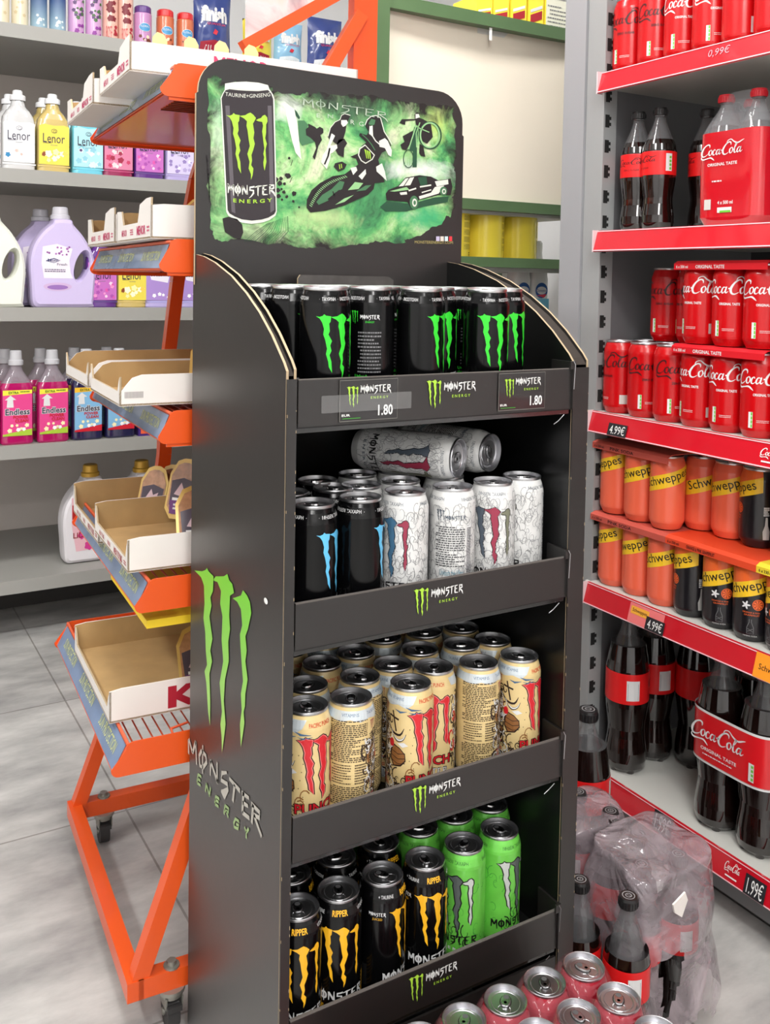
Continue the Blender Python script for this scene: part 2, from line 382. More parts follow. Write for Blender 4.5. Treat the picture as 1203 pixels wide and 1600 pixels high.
for i,z in enumerate(RZ):
    b=MB(); b.box(x+.004,.395,RY0-oy,RYE-oy-.001,z-.028,z,RSH); b.build('shelf_board',t)
    y1=RYE-.02-oy; y0=RY0-oy
    P=[(0,z+.003),(-.004,z+.003),(-.0165,z-.042),(-.0135,z-.044),(0,z-.03)]
    b=MB(); b.prism(P,lambda u,v,k:(x+u,(y0,y1)[k],v),RED,RED); 
    b.box(x-.017,x-.001,y1,y1+.003,z-.044,z+.004,mat('rail_end',(225,205,208),.4))
    o=b.build('price_rail',t)
    fn=rail_fn(z,.0012)
    b=MB(); wh=mat('rail_edge',(240,190,196),.3)
    b.put(rect(0,0,1.7,.05),wh,fn); b.put(rect(0,.96,1.7,1),wh,fn)
    b.build('rail_edging',o)
    def ln(yw): return RYE-.02-yw
    def tag(yw,s,wd=.055,top=.6,bot=.02):
        bb=MB(); u=ln(yw); bb.put(rect(u,bot,u+wd,top),TAGB,rail_fn(z,.002))
        tt=fit(text(s),u+.006,bot+.08,u+wd-.005,top-.08); bb.put(tt,WHITE,rail_fn(z,.0026)); bb.build('price_tag',o)['label']='black price tag with white digits'
    if i==2:
        tag(1.505,'4.99€')
        bb=MB(); u=ln(1.12); bb.put(fit(cocacola(1),u,.35,u+.06,.85),WHITE,fn); bb.put(rect(u+.005,.2,u+.055,.26),WHITE,fn); bb.build('rail_logo',o)
    if i==1:
        bb=MB(); u=ln(1.43); bb.put(rect(u,.02,u+.095,.93),mat('pink_tag',(232,120,120),.4),fn); bb.put(rect(u+.005,.45,u+.055,.8),mat('amber_tag',(240,170,60),.4),rail_fn(z,.0016)); bb.put(fit(text('Schweppes'),u+.01,.52,u+.05,.72),INK,rail_fn(z,.0022)); bb.build('rail_card',o)
        tag(1.38,'4.99€',.05)
        bb=MB(); u=ln(1.115); bb.put(rect(u,.02,u+.08,1.0),mat('orange_tag',(244,150,40),.4),rail_fn(z,.0016)); bb.put(fit(text('Schweppes'),u+.01,.3,u+.07,.6),INK,rail_fn(z,.0022)); bb.build('rail_card',o)
    if i==0:
        tag(1.345,'1.99€',.05,.98,.1); tag(1.118,'1.99€',.045,.8,.02)
        bb=MB(); u=ln(1.165); bb.put(fit(cocacola(1),u,.35,u+.035,.85),WHITE,fn); bb.put(rect(u+.004,.2,u+.03,.26),WHITE,fn); bb.build('rail_logo',o)
    if i==4:
        bb=MB(); u=ln(1.27); bb.put(fit(text('0,99€'),u,.4,u+.05,.8),mat('faint_grey',(190,150,160),.4),fn); bb.build('price_tag',o)
# ------------------------------------------------------------------ green framed shelf unit
GRN=mat('green_paint',(84,110,74),.4,coat=.2,var=.08,vscale=10)
t=thing('shelf_unit','green metal framed shelf unit with white panel behind the black display','shelf unit',(1.6,2.2,0))
gx=lambda v:v-1.6
b=MB()
for xx in (1.262,1.975):
    for yy in (0,.42):
        b=MB(); b.box(gx(xx)-.026,gx(xx)+.026,yy-.022,yy+.022,0,1.985 if yy==0 else 1.44,GRN); b.build('post',t)
for zz,h in ((1.950,.035),(1.432,.030),(1.270,.028),(.85,.028),(.42,.028)):
    b=MB(); b.box(gx(1.288),gx(1.949),-.016,.016,zz-h/2,zz+h/2,GRN); b.build('rail',t)
BOARD=mat('cream_board',(232,222,204),.65,var=.02,vscale=3)
b=MB(); n=14
for k in range(n):
    u0,u1=k/n,(k+1)/n; f=lambda u:.006+.010*math.sin(u*PI)
    v=[(gx(1.29)+.657*u0,f(u0)-.01,1.447),(gx(1.29)+.657*u1,f(u1)-.01,1.447),(gx(1.29)+.657*u1,f(u1)-.002,1.936),(gx(1.29)+.657*u0,f(u0)-.002,1.936)]
    v+= [(a,c+.004,d) for a,c,d in v]; v[2]=(v[2][0],v[2][1]+.006,v[2][2]); v[3]=(v[3][0],v[3][1]+.006,v[3][2])
    b.add(v,[(0,1,2,3)],BOARD,True); b.add(v,[(7,6,5,4)],BOARD,True); b.add(v,[(3,2,6,7)],BOARD)
b.put(rect(gx(1.62),1.895,gx(1.63),1.93),mat('tie_plastic',(225,225,222),.3),lambda a,c:(a,-.012,c))
b.build('white_panel',t)
for zz in (1.256,.84,.41,1.93,1.42):
    b=MB(); b.box(gx(1.27) if zz<1.9 else gx(1.60),gx(1.97),.017,.42 if zz<1.9 else .2,zz-.012,zz+.004,mat('shelf_white',(215,215,210),.5)); b.build('shelf_board',t)
b=MB(); b.box(gx(1.24),gx(2.1),.44,.45,0,1.6,mat('unit_back',(196,192,186),.6)); b.build('back_panel',t)
# ------------------------------------------------------------------ cardboard display
t=DISP=thing('drinks_display','tall black cardboard display with four tiers of energy drink cans','display stand',(.73,1.22,0))
dx,dy=.73,1.22
X0,X1,Y0,Y1=.484,.975,1.053,1.395
CUR=[(1.053,1.098),(1.062,1.108),(1.10,1.140),(1.14,1.167),(1.185,1.191),(1.24,1.214),(1.305,1.233),(1.35,1.242),(1.395,1.247)]
def side(x0,x1,zo=0,m=None):
    m=m or BLACKCARD
    P=[(Y0,0)]+[(y,z+zo) for y,z in CUR]+[(Y1,0)]
    bb=MB(); bb.prism([(p[0]-dy,p[1]) for p in P],lambda u,v,k:((x0,x1)[k]-dx,u,v),m,KRAFTEDGE); return bb
GAPSHADE=mat('card_gap_shade',(48,40,34),.9)
def side_panel(xa,xb,inner_first):
    root=side(xa,xa+.0035).build('side_panel',t) if inner_first else side(xa,xa+.0035,0,BLACKIN).build('side_panel',t)
    o=side(xb-.0035,xb,.002 if inner_first else 0,BLACKIN if inner_first else None).build('inner_sheet' if inner_first else 'outer_sheet',root)
    bb=MB()
    # dark sheet painted as the hollow's shade between sheets under the curve, and front flange
    for (y,z),(y2,z2) in zip(CUR,CUR[1:]):
        bb.add([(xa+.003-dx,y-dy,z-.006),(xb-.003-dx,y-dy,z-.006),(xb-.003-dx,y2-dy,z2-.006),(xa+.003-dx,y2-dy,z2-.006)],[(0,1,2,3)],GAPSHADE)
    bb.build('edge_gap_shade',root)
    bb=MB(); bb.box(xa+.0005-dx,xb-.0005-dx,Y0-dy-.003,Y0-dy,0,1.088,BLACKCARD); 
    rr=random.Random(3)
    for q in range(34):
        zz=rr.uniform(.05,1.05)**1.0; xx=rr.choice((xa+.0008,xb-.0012)); bb.box(xx-dx-.0003,xx-dx+.0004,Y0-dy-.0034,Y0-dy,zz,zz+rr.uniform(.001,.005),KRAFTEDGE)
    bb.build('front_flange',root)
    return root
LP=side_panel(X0,.498,True); RP=side_panel(.944,X1,False)
# big side artwork
HS=[-0.001026834, -0.00010319533, 3.2326588, 0.0043711585, -0.0020627825, 2.0727719, 0.0035828989, -4.1796634e-05]
SCLAW=[[(52,75),(95,80),(115,72),(122,60),(130,80),(158,108),(155,190),(140,225),(147,270),(135,330),(152,455),(140,520),(150,580),(135,650),(140,800),(138,938),(128,860),(118,700),(108,635),(122,600),(115,520),(112,420),(102,340),(108,260),(105,160),(90,115)],
 [(155,130),(170,108),(215,108),(235,95),(245,130),(262,150),(272,200),(250,215),(245,330),(250,400),(240,470),(243,580),(222,680),(215,800),(225,930),(216,1010),(205,1085),(203,1000),(196,930),(205,860),(192,700),(212,580),(203,460),(208,330),(195,260),(200,190),(180,140)],
 [(265,230),(310,215),(322,185),(345,215),(360,250),(368,310),(350,400),(335,440),(343,520),(335,580),(348,680),(335,760),(333,830),(325,860),(330,920),(322,980),(310,1058),(305,930),(315,850),(310,760),(322,690),(315,600),(308,500),(305,430),(318,380),(310,290),(290,250)]]
side_fn=lambda a,c:(X0-dx-.0009,a-dy,c)
def greenmat(name,c1,c2,z0,z1):
    if name in _m: return _m[name]
    m=bpy.data.materials.new(name); m.use_nodes=True; nt=m.node_tree; p=nt.nodes['Principled BSDF']
    tc=nt.nodes.new('ShaderNodeTexCoord'); s=nt.nodes.new('ShaderNodeSeparateXYZ'); mr=nt.nodes.new('ShaderNodeMapRange'); mr.inputs[1].default_value=z0; mr.inputs[2].default_value=z1
    r=nt.nodes.new('ShaderNodeValToRGB'); r.color_ramp.elements[0].color=C(*c1); r.color_ramp.elements[1].color=C(*c2)
    nt.links.new(tc.outputs['Object'],s.inputs[0]); nt.links.new(s.outputs['Z'],mr.inputs[0]); nt.links.new(mr.outputs[0],r.inputs[0]); nt.links.new(r.outputs[0],p.inputs['Base Color']); p.inputs['Roughness'].default_value=.45
    _m[name]=m; return m
SG=greenmat('side_claw_print',(168,208,116),(116,196,58),.5,.78)
b=MB()
for P in SCLAW:
    b.put(poly([hompt(HS,290+x/3.5556,870+y/3.5556) for x,y in P]),SG,side_fn)
b.build('claw_print',LP)
def sidetext(pairs,m,w,name):
    bb=MB()
    for ps in pairs:
        q=[hompt(HS,290+p[0]/3.5556,870+p[1]/3.5556) for p in ps]
        bb.put(stroke([(a[0],a[1],(ps[i][2] if len(ps[i])>2 else w)) for i,a in enumerate(q)],w),m,side_fn)
    bb.build(name,LP)
W=.0062
sidetext([[(18,1015,.004),(20,1095)],[(20,1010),(42,1090)],[(42,1090),(58,1025)],[(58,1022),(64,1155,.004)],
 [(92,1075),(78,1105),(82,1160),(100,1170),(120,1140),(115,1105),(95,1080)],[(98,1045,.004),(97,1205,.004)],
 [(140,1215,.004),(142,1130)],[(140,1130),(182,1255)],[(178,1260,.006),(178,1140,.004)],
 [(232,1198,.004),(205,1200),(200,1240),(235,1262),(238,1290),(215,1320,.014),(200,1300,.004)],
 [(245,1230,.005),(305,1300,.007)],[(275,1265),(265,1360,.006)],
 [(325,1305),(318,1420)],[(315,1310),(355,1340,.005)],[(320,1365),(350,1385,.005)],[(318,1420),(358,1452,.006)],
 [(378,1375),(370,1480,.006)],[(368,1370),(415,1420),(412,1450),(378,1430)],[(382,1432),(425,1555,.006)]],mat('side_print_grey',(178,174,164),.5),W,'lettering')
W=.0042
sidetext([[(72,1208),(66,1255)],[(72,1208),(90,1222)],[(69,1232),(85,1244)],[(66,1255),(86,1270)],
 [(113,1305),(118,1258)],[(118,1258),(135,1330)],[(135,1330),(141,1280)],
 [(170,1330),(165,1372)],[(170,1330),(190,1345)],[(167,1350),(186,1362)],[(165,1372),(186,1388)],
 [(222,1380),(216,1430)],[(222,1380),(243,1400),(240,1418),(219,1408)],[(228,1412),(240,1448)],
 [(300,1470),(280,1455),(270,1480),(272,1500),(294,1510),(298,1490),(285,1485)],
 [(330,1500),(340,1530)],[(354,1510),(340,1530),(340,1565)]],mat('side_print_green',(150,176,120),.5),W,'small_lettering')
b=MB(); b.put(disc(*hompt(HS,290+449/3.5556,870+245/3.5556),.006,.004),WHITE,side_fn); b.build('scuff_mark',LP)
# back panel + header
b=MB(); b.box(.498-dx,.944-dx,1.385-dy,1.395-dy,0,1.25,BLACKIN); b.build('back_panel',t)
b=MB(); b.prism([(.640-dx,1.10),(.640-dx,1.212),(.644-dx,1.218),(.806-dx,1.218),(.815-dx,1.212),(.815-dx,1.10)],lambda u,v,k:(u,1.352-dy+.004*k,v),ramp_mat('corrugated_grey',[(0.3,(72,68,66)),(.7,(88,84,82))],30,rough=.7),KRAFTEDGE); b.build('rear_flap',t)
YH=1.384
hx0,hx1,hz0,hz1=.483,.974,1.20,1.545
P=[(hx0,hz0)]; r=.052
P+= [(hx0,1.488),(hx0+.003,1.49)]
for k in range(9): a=PI-PI/2*k/8; P.append((hx0+.003+r+r*math.cos(a),hz1-r+r*math.sin(a)))
for k in range(9): a=PI/2-PI/2*k/8; P.append((hx1-.003-r+r*math.cos(a),hz1-.004-r+r*math.sin(a)))
P+=[(hx1-.003,1.47),(hx1,1.468),(hx1,hz0)]
b=MB(); b.prism([(p[0]-dx,p[1]) for p in P],lambda u,v,k:(u,YH-dy+.006*k,v),BLACKCARD,KRAFTEDGE); HB=b.build('header_board',t)
HH=[0.00029449716, -3.3168745e-06, 0.47589491, -0.00014619813, -0.00035679307, 1.5390915, -0.00012571168, -1.2483742e-05]
hp=lambda pts,s=1,ox=0,oy=0:[hompt(HH,ox+p[0]*s,oy+p[1]*s) for p in pts]
hfn=lambda e:(lambda a,c:(a-dx,YH-dy-.0004*e-.0002,c))
GR=[(68,90),(95,78),(118,84),(128,104),(150,112),(190,100),(240,118),(340,125),(360,150),(430,158),(470,165),(500,150),(520,165),(560,150),(640,165),(700,160),(740,168),(780,162),(840,180),(870,195),(900,185),(960,195),(1010,200),(1050,215),(1080,205),(1145,215),(1138,260),(1155,300),(1146,350),(1155,430),(1138,470),(1150,500),(1152,590),(1132,610),(1150,640),(1128,700),(1110,690),(1090,730),(1040,745),(1010,770),(960,790),(925,795),(935,808),(880,812),(800,800),(770,815),(700,818),(640,830),(600,838),(560,826),(500,835),(430,820),(380,812),(330,818),(260,798),(180,795),(130,805),(100,795),(92,760),(78,740),(84,640),(62,560),(78,500),(80,380),(66,300),(74,200)]
rr=random.Random(5); G2=[]
for i in range(len(GR)):
    a=GR[i];c=GR[(i+1)%len(GR)]
    for k in range(4):
        j=0 if k==0 else 1; G2.append((a[0]+(c[0]-a[0])*k/4+rr.uniform(-5,5)*j,a[1]+(c[1]-a[1])*k/4+rr.uniform(-5,5)*j))
def art_mat():
    m=bpy.data.materials.new('header_print_green'); m.use_nodes=True; nt=m.node_tree; p=nt.nodes['Principled BSDF']; L=nt.links
    tc=nt.nodes.new('ShaderNodeTexCoord')
    def N(sc,de,di=0,off=0):
        mp=nt.nodes.new('ShaderNodeMapping'); mp.inputs['Location'].default_value=(off,0,off); L.new(tc.outputs['Object'],mp.inputs[0])
        n=nt.nodes.new('ShaderNodeTexNoise'); n.inputs['Scale'].default_value=sc; n.inputs['Detail'].default_value=de; n.inputs['Distortion'].default_value=di; n.inputs['Roughness'].default_value=.65; L.new(mp.outputs[0],n.inputs['Vector']); return n
    def R(src,st):
        r=nt.nodes.new('ShaderNodeValToRGB'); cr=r.color_ramp
        while len(cr.elements)<len(st): cr.elements.new(.5)
        for e,(po,c) in zip(cr.elements,st): e.position=po; e.color=C(*c)
        L.new(src,r.inputs[0]); return r
    big=R(N(8,6,1.2).outputs['Fac'],[(.30,(62,104,78)),(.40,(74,156,96)),(.48,(112,196,116)),(.56,(168,218,146)),(.66,(226,234,196))])
    fine=R(N(70,8,1.0,3).outputs['Fac'],[(.3,(110,110,110)),(.5,(235,235,235)),(.8,(255,255,255))])
    mx=nt.nodes.new('ShaderNodeMix'); mx.data_type='RGBA'; mx.blend_type='MULTIPLY'; mx.inputs[0].default_value=.6
    L.new(big.outputs[0],mx.inputs[6]); L.new(fine.outputs[0],mx.inputs[7])
    sp=nt.nodes.new('ShaderNodeSeparateXYZ'); L.new(tc.outputs['Object'],sp.inputs[0])
    def MA(op,a,b_):
        m_=nt.nodes.new('ShaderNodeMath'); m_.operation=op
        for i_,q_ in enumerate((a,b_)):
            if isinstance(q_,(int,float)): m_.inputs[i_].default_value=q_
            else: L.new(q_,m_.inputs[i_])
        return m_.outputs[0]
    X_,Z_=sp.outputs['X'],sp.outputs['Z']
    cur=mx.outputs[2]; nz=N(22,8,1.3,11).outputs['Fac']
    for (cx,cy,rx,rz,colr,st) in ((690,225,.085,.022,(58,84,68),.85),(820,400,.03,.045,(56,96,72),.8),(560,170,.05,.018,(70,96,80),.7),(415,215,.022,.022,(224,232,220),.95),(1000,495,.07,.016,(228,234,226),1.),(1070,270,.03,.035,(186,214,110),.85),(1000,700,.055,.022,(60,176,120),.8),(560,700,.06,.016,(206,226,160),.7),(200,640,.03,.03,(90,170,110),.6),(250,760,.04,.012,(196,220,170),.7),(110,330,.012,.05,(196,220,190),.7)):
        hx_,hz_=hompt(HH,cx,cy); hx_-=dx
        a_=MA('DIVIDE',MA('SUBTRACT',X_,hx_),rx); c_=MA('DIVIDE',MA('SUBTRACT',Z_,hz_),rz)
        q_=MA('SQRT',MA('ADD',MA('MULTIPLY',a_,a_),MA('MULTIPLY',c_,c_)),0); q_=MA('ADD',q_,MA('MULTIPLY',MA('SUBTRACT',nz,.5),2.6))
        r_=nt.nodes.new('ShaderNodeMapRange'); r_.inputs[1].default_value=1.35; r_.inputs[2].default_value=.2; r_.inputs[3].default_value=0; r_.inputs[4].default_value=st; L.new(q_,r_.inputs[0])
        k_=nt.nodes.new('ShaderNodeMix'); k_.data_type='RGBA'; L.new(r_.outputs[0],k_.inputs[0]); L.new(cur,k_.inputs[6]); k_.inputs[7].default_value=C(*colr); cur=k_.outputs[2]
    dmin=MA('MINIMUM',MA('MINIMUM',MA('SUBTRACT',X_,-.235),MA('SUBTRACT',.232,X_)),MA('MINIMUM',MA('SUBTRACT',Z_,1.262),MA('SUBTRACT',1.512,Z_)))
    dn=MA('ADD',dmin,MA('MULTIPLY',MA('SUBTRACT',N(24,9,1.2,7).outputs['Fac'],.46),.10))
    mr=nt.nodes.new('ShaderNodeMapRange'); mr.inputs[1].default_value=.000; mr.inputs[2].default_value=.034; L.new(dn,mr.inputs[0])
    m2=nt.nodes.new('ShaderNodeMix'); m2.data_type='RGBA'; m2.inputs[6].default_value=C(32,28,27); L.new(mr.outputs[0],m2.inputs[0]); L.new(cur,m2.inputs[7])
    L.new(m2.outputs[2],p.inputs['Base Color'])
    p.inputs['Roughness'].default_value=.4; return m
b=MB(); b.put(poly(hp(G2)),art_mat(),hfn(1)); PIC=b.build('printed_picture',HB)
PB=mat('print_black',(34,28,30),.5); PW=mat('print_white',(226,228,216),.5); PG=mat('print_mid_green',(70,120,82),.5); PLG=mat('print_pale_green',(150,200,140),.5); LIME=mat('print_lime',(170,214,66),.45); PDG=mat('print_deep_green',(36,80,56),.5); PSM=ramp_mat('print_smoke',[(.35,(150,172,150)),(.65,(214,222,206))],40,rough=.5)
b=MB()
def hput(pts,m,e=2,ox=0,oy=0,s=1): b.put(poly(hp(pts,s,ox,oy)),m,hfn(e))
def hstk(pts,w,m,e=3,ox=0,oy=0,s=1,sm=0):
    q=stroke(pts,w,sm); b.put((hp(q[0],s,ox,oy),q[1]),m,hfn(e))
# soft printed clouds
def blob(cx,cy,rx,ry,m,e,seed):
    rr=random.Random(seed); n=40; P=[]
    for i in range(n):
        a=2*PI*i/n; k=.72+.3*rr.random()+.12*math.sin(5*a+seed); P.append((cx+rx*k*math.cos(a),cy+ry*k*math.sin(a)))
    hput(P,m,e)
DGR=ramp_mat('print_dark_smoke',[(.35,(52,78,62)),(.65,(104,136,110))],45,rough=.5); YGR=ramp_mat('print_yellow_green',[(.35,(130,190,90)),(.65,(196,220,130))],35,rough=.5); TGR=ramp_mat('print_teal',[(.35,(40,120,76)),(.65,(96,196,130))],60,rough=.5)

# crop at 420,140 scale 5.468 -> header-crop px
A1=dict(ox=(420-300)*2.798,oy=(140-90)*2.798,s=2.798/5.468)
# surfer
hput([(150,120),(190,150),(215,170),(240,290),(255,430),(275,600),(225,540),(195,440),(170,330),(140,200)],PW,3,**A1)
hput([(215,170),(235,190),(262,240),(255,255),(225,225)],PDG,4,**A1)
hput([(245,265),(300,265),(330,300),(320,350),(360,420),(385,450),(340,460),(280,480),(255,440)],PG,3,**A1)
hput([(330,290),(390,320),(405,335),(430,318),(460,335),(462,370),(435,390),(450,430),(420,480),(390,600),(370,575),(400,500),(390,450),(350,410),(315,390),(310,340),(335,320)],PB,4,**A1)
# skater
hput([(500,400),(520,330),(560,280),(600,260),(615,225),(640,210),(690,225),(680,250),(660,300),(650,360),(630,430),(580,470),(540,440),(515,430)],PB,4,**A1)
hput([(612,262),(660,262),(670,285),(650,310),(628,320),(612,295)],PW,5,**A1)
hput([(530,375),(560,395),(520,480),(575,470),(580,500),(540,540),(500,560),(490,500)],PW,5,**A1)
hput([(590,430),(640,420),(665,460),(640,500),(635,580),(590,560),(560,510)],PB,4,**A1)
hput([(500,495),(525,520),(520,590),(490,680),(440,620),(455,560)],PW,4,**A1); hstk([(515,500),(500,570),(470,640)],14,PB,5,**A1)
# motocross rider
hput([(840,260),(870,232),(910,225),(945,245),(960,300),(975,360),(1010,420),(1040,480),(1000,520),(960,540),(930,600),(985,790),(900,800),(890,850),(840,900),(640,990),(480,1035),(350,1050),(318,1010),(320,940),(360,860),(430,800),(540,740),(640,725),(700,680),(760,640),(740,590),(690,575),(760,545),(790,480),(830,450),(765,390),(775,372),(830,390),(850,360),(820,310)],PB,4,**A1)
hput([(870,250),(905,262),(895,300),(860,315),(845,290)],PG,5,**A1); hstk([(815,305),(835,258),(870,229),(910,222),(948,243),(964,300),(980,360),(1018,420),(1046,470)],7,PW,5,**A1); hstk([(500,400),(520,328),(560,278),(602,258),(615,222),(642,207),(692,222)],6,PW,5,**A1); hstk([(855,375),(880,400),(905,440),(940,470)],9,PW,6,**A1); hstk([(790,385),(830,420),(870,470),(900,520)],8,PG,6,**A1); hput([(855,300),(880,310),(885,400),(850,380)],PW,5,**A1)
hput([(935,440),(985,415),(1010,440),(1045,520),(1040,575),(1015,560),(985,500),(940,490)],PW,5,**A1)
hput([(910,660),(960,630),(985,700),(1000,780),(960,740),(915,700)],PW,5,**A1)
hput([(760,740),(820,680),(825,720),(790,770)],PW,5,**A1); hput([(690,670),(740,660),(750,690),(715,730)],PW,5,**A1)
hput([(755,560),(765,505),(815,470),(900,560),(880,600),(820,635),(780,610)],PW,5,**A1); hput([(764,560),(774,510),(816,480),(890,562),(872,594),(820,625),(786,604)],PB,6,**A1)
for k in (0,1,2): hput([(808+k*18,510+k*8),(822+k*18,516+k*8),(832+k*16,590+k*4),(826+k*16,588+k*4)],LIME,7,**A1)
hput([(548,660),(560,630),(620,615),(660,640),(640,680),(590,700)],PB,5,**A1); hstk([(595,640),(600,680)],7,LIME,6,**A1); hstk([(612,636),(616,672)],7,LIME,6,**A1)
hput([(530,850),(600,780),(640,790),(620,850),(560,880),(500,950),(420,985),(400,960),(450,900)],PG,5,**A1); hstk([(500,940),(600,860)],14,PB,6,**A1); hstk([(540,870),(560,930)],10,PB,6,**A1)
hput([(560,985),(640,930),(720,900),(640,960)],PLG,5,**A1); hput([(740,870),(820,820),(870,815),(820,860)],PG,5,**A1); hput([(670,860),(730,790),(800,800),(760,850)],PLG,5,**A1)
# tyre knobs
for k in range(26):
    a=k/25; x=640-a*300-40*math.sin(a*PI); y=735+a*250-35*math.sin(a*PI)
    hstk([(x,y),(x+22,y+16)],6,PLG,6,**A1)
    hstk([(x-10,y-8),(x+2,y)],9,PB,6,**A1)
# BMX and truck: crop at 590,160 scale 6.807
A2=dict(ox=(590-300)*2.798,oy=(160-90)*2.798,s=2.798/6.807)
hput([(385,130),(410,105),(440,120),(435,165),(480,180),(560,230),(580,370),(520,440),(440,400),(430,250),(400,240),(395,190),(290,200),(285,240),(225,220),(250,180),(390,178)],PB,4,**A2)
hput([(395,125),(430,125),(440,160),(395,175)],PW,5,**A2)
hput([(370,300),(260,360),(280,420),(235,450),(255,500),(300,510),(320,470),(370,400)],PB,4,**A2)
hput([(440,440),(480,470),(500,580),(455,570),(435,540)],PB,4,**A2)
hput([(385,260),(430,270),(415,400),(410,690),(365,690),(370,520),(330,510)],PDG,3,**A2)
hstk(ringpts(545,350,100,130,28),16,PLG,6,**A2); hstk(ringpts(552,352,116,142,28),14,PDG,5,**A2)
hstk([(400,250),(320,500)],12,PLG,6,**A2); hstk([(420,270),(540,320)],10,PLG,6,**A2); hstk([(440,215),(400,330),(405,480)],10,PLG,6,**A2)
hstk(ringpts(320,600,52,95,20),9,PDG,5,**A2)
for k in range(4): hstk([(280+k*25,670),(300+k*15,540)],6,PLG,6,**A2)
hput([(20,1110),(90,1050),(350,1080),(600,1010),(750,1000),(740,1060),(480,1110),(300,1160),(80,1160)],PDG,3,**A2)
hput([(80,970),(110,930),(210,890),(290,800),(440,775),(560,790),(640,830),(770,810),(790,900),(770,985),(640,985),(430,1040),(420,1110),(340,1110),(310,1060),(90,1040)],PB,4,**A2)
hput([(215,895),(290,810),(380,795),(340,880)],PW,5,**A2); hstk([(270,890),(330,800)],8,PB,6,**A2); hput([(420,800),(510,785),(520,870),(450,890)],PDG,5,**A2)
hput([(120,945),(300,900),(330,930),(170,950)],PLG,5,**A2); hput([(225,960),(300,950),(305,980),(235,985)],PW,6,**A2)
hput([(600,840),(740,820),(745,870),(620,895)],PW,5,**A2); hput([(430,1000),(560,960),(600,900),(700,885),(640,970),(440,1030)],PW,5,**A2); hstk([(440,900),(560,880)],16,PW,6,**A2); hstk([(460,960),(560,930)],12,PW,6,**A2); hstk([(320,940),(400,915)],16,PW,6,**A2)
for cx,cy,rx,ry in ((378,1065,46,72),(690,945,38,48)):
    b.put(poly(hp(ringpts(cx,cy,rx,ry,22)[:-1],A2['s'],A2['ox'],A2['oy'])),PG,hfn(6)); b.put(poly(hp(ringpts(cx+4,cy+2,rx*.55,ry*.6,18)[:-1],A2['s'],A2['ox'],A2['oy'])),PW,hfn(7)); b.put(poly(hp(ringpts(cx+4,cy+2,rx*.3,ry*.34,14)[:-1],A2['s'],A2['ox'],A2['oy'])),PG,hfn(8))
# can print: crop at 305,120 scale 5.714
A3=dict(ox=(305-300)*2.798,oy=(120-90)*2.798,s=2.798/5.714)
hput([(222,190),(240,150),(258,120),(262,62),(350,48),(450,45),(560,54),(645,76),(658,112),(690,160),(704,205),(724,1205),(712,1240),(660,1278),(600,1300),(500,1314),(410,1302),(340,1270),(290,1240),(272,1205),(228,300)],PW,4,**A3)
hput([(230,195),(246,155),(266,122),(300,112),(380,122),(455,127),(560,130),(645,120),(672,150),(690,200),(714,1200),(700,1226),(650,1256),(590,1274),(500,1284),(410,1272),(350,1248),(300,1220),(284,1190),(238,300)],mat('print_charcoal',(50,44,48),.35),5,**A3)
hput([(262,66),(450,52),(640,80),(655,108),(600,122),(455,118),(300,100),(265,90)],mat('print_lid',(214,214,216),.4),5,**A3)
hput([(640,260),(676,260),(700,1190),(664,1215)],mat('print_sheen',(96,90,96),.4),6,**A3); hput([(262,260),(300,260),(352,1220),(318,1205)],mat('print_sheen',(96,90,96),.4),6,**A3)
for P in ([(270,345),(300,350),(325,340),(335,325),(350,338),(390,345),(385,395),(375,410),(380,480),(370,510),(398,570),(385,610),(395,660),(380,700),(395,760),(402,865),(375,810),(370,760),(352,690),(360,640),(345,560),(330,510),(335,460),(320,400),(300,365)],[(388,352),(440,345),(460,332),(485,322),(510,340),(535,370),(520,400),(508,420),(520,500),(512,550),(525,600),(512,650),(495,700),(500,750),(492,790),(512,820),(505,880),(490,920),(490,870),(470,820),(478,760),(458,690),(480,620),(470,560),(460,480),(450,440),(455,400),(430,375)],[(535,390),(555,378),(580,370),(595,350),(615,342),(635,365),(638,400),(625,430),(625,500),(617,550),(632,600),(620,650),(622,690),(628,760),(612,840),(603,800),(600,765),(608,720),(600,690),(610,640),(603,600),(598,550),(590,490),(598,440),(590,405),(560,400)]):
    hput(P,LIME,7,**A3)
def htext(shape,m,e,x0,y0,x1,y1,A,dyl=0,dyr=0,sag=0):
    q=fit(shape,0,0,1,1); P=[]
    for u,v in q[0]: P.append((x0+(x1-x0)*u, y1+(y0-y1)*v+dyl*(1-u)+dyr*u+sag*4*u*(1-u)))
    b.put((hp(P,A['s'],A['ox'],A['oy']),q[1]),m,hfn(e))
htext(monster(1,wt=.2),PW,7,280,950,708,1075,A3,-10,-5,18)
htext(text('E N E R G Y',bold=.02),LIME,7,332,1088,680,1122,A3,-2,-6,12)
htext(text('TAURINE+GINSENG'),PW,7,262,146,662,180,A3,-8,-4,16)
htext(monster(1,wt=.075),PSM,8,275,75,1010,165,A1,-12,115,-6)
htext(text('E   N'),PSM,8,400,205,540,238,A1,0,10); htext(text('R  G'),PSM,8,690,258,800,296,A1,0,22)
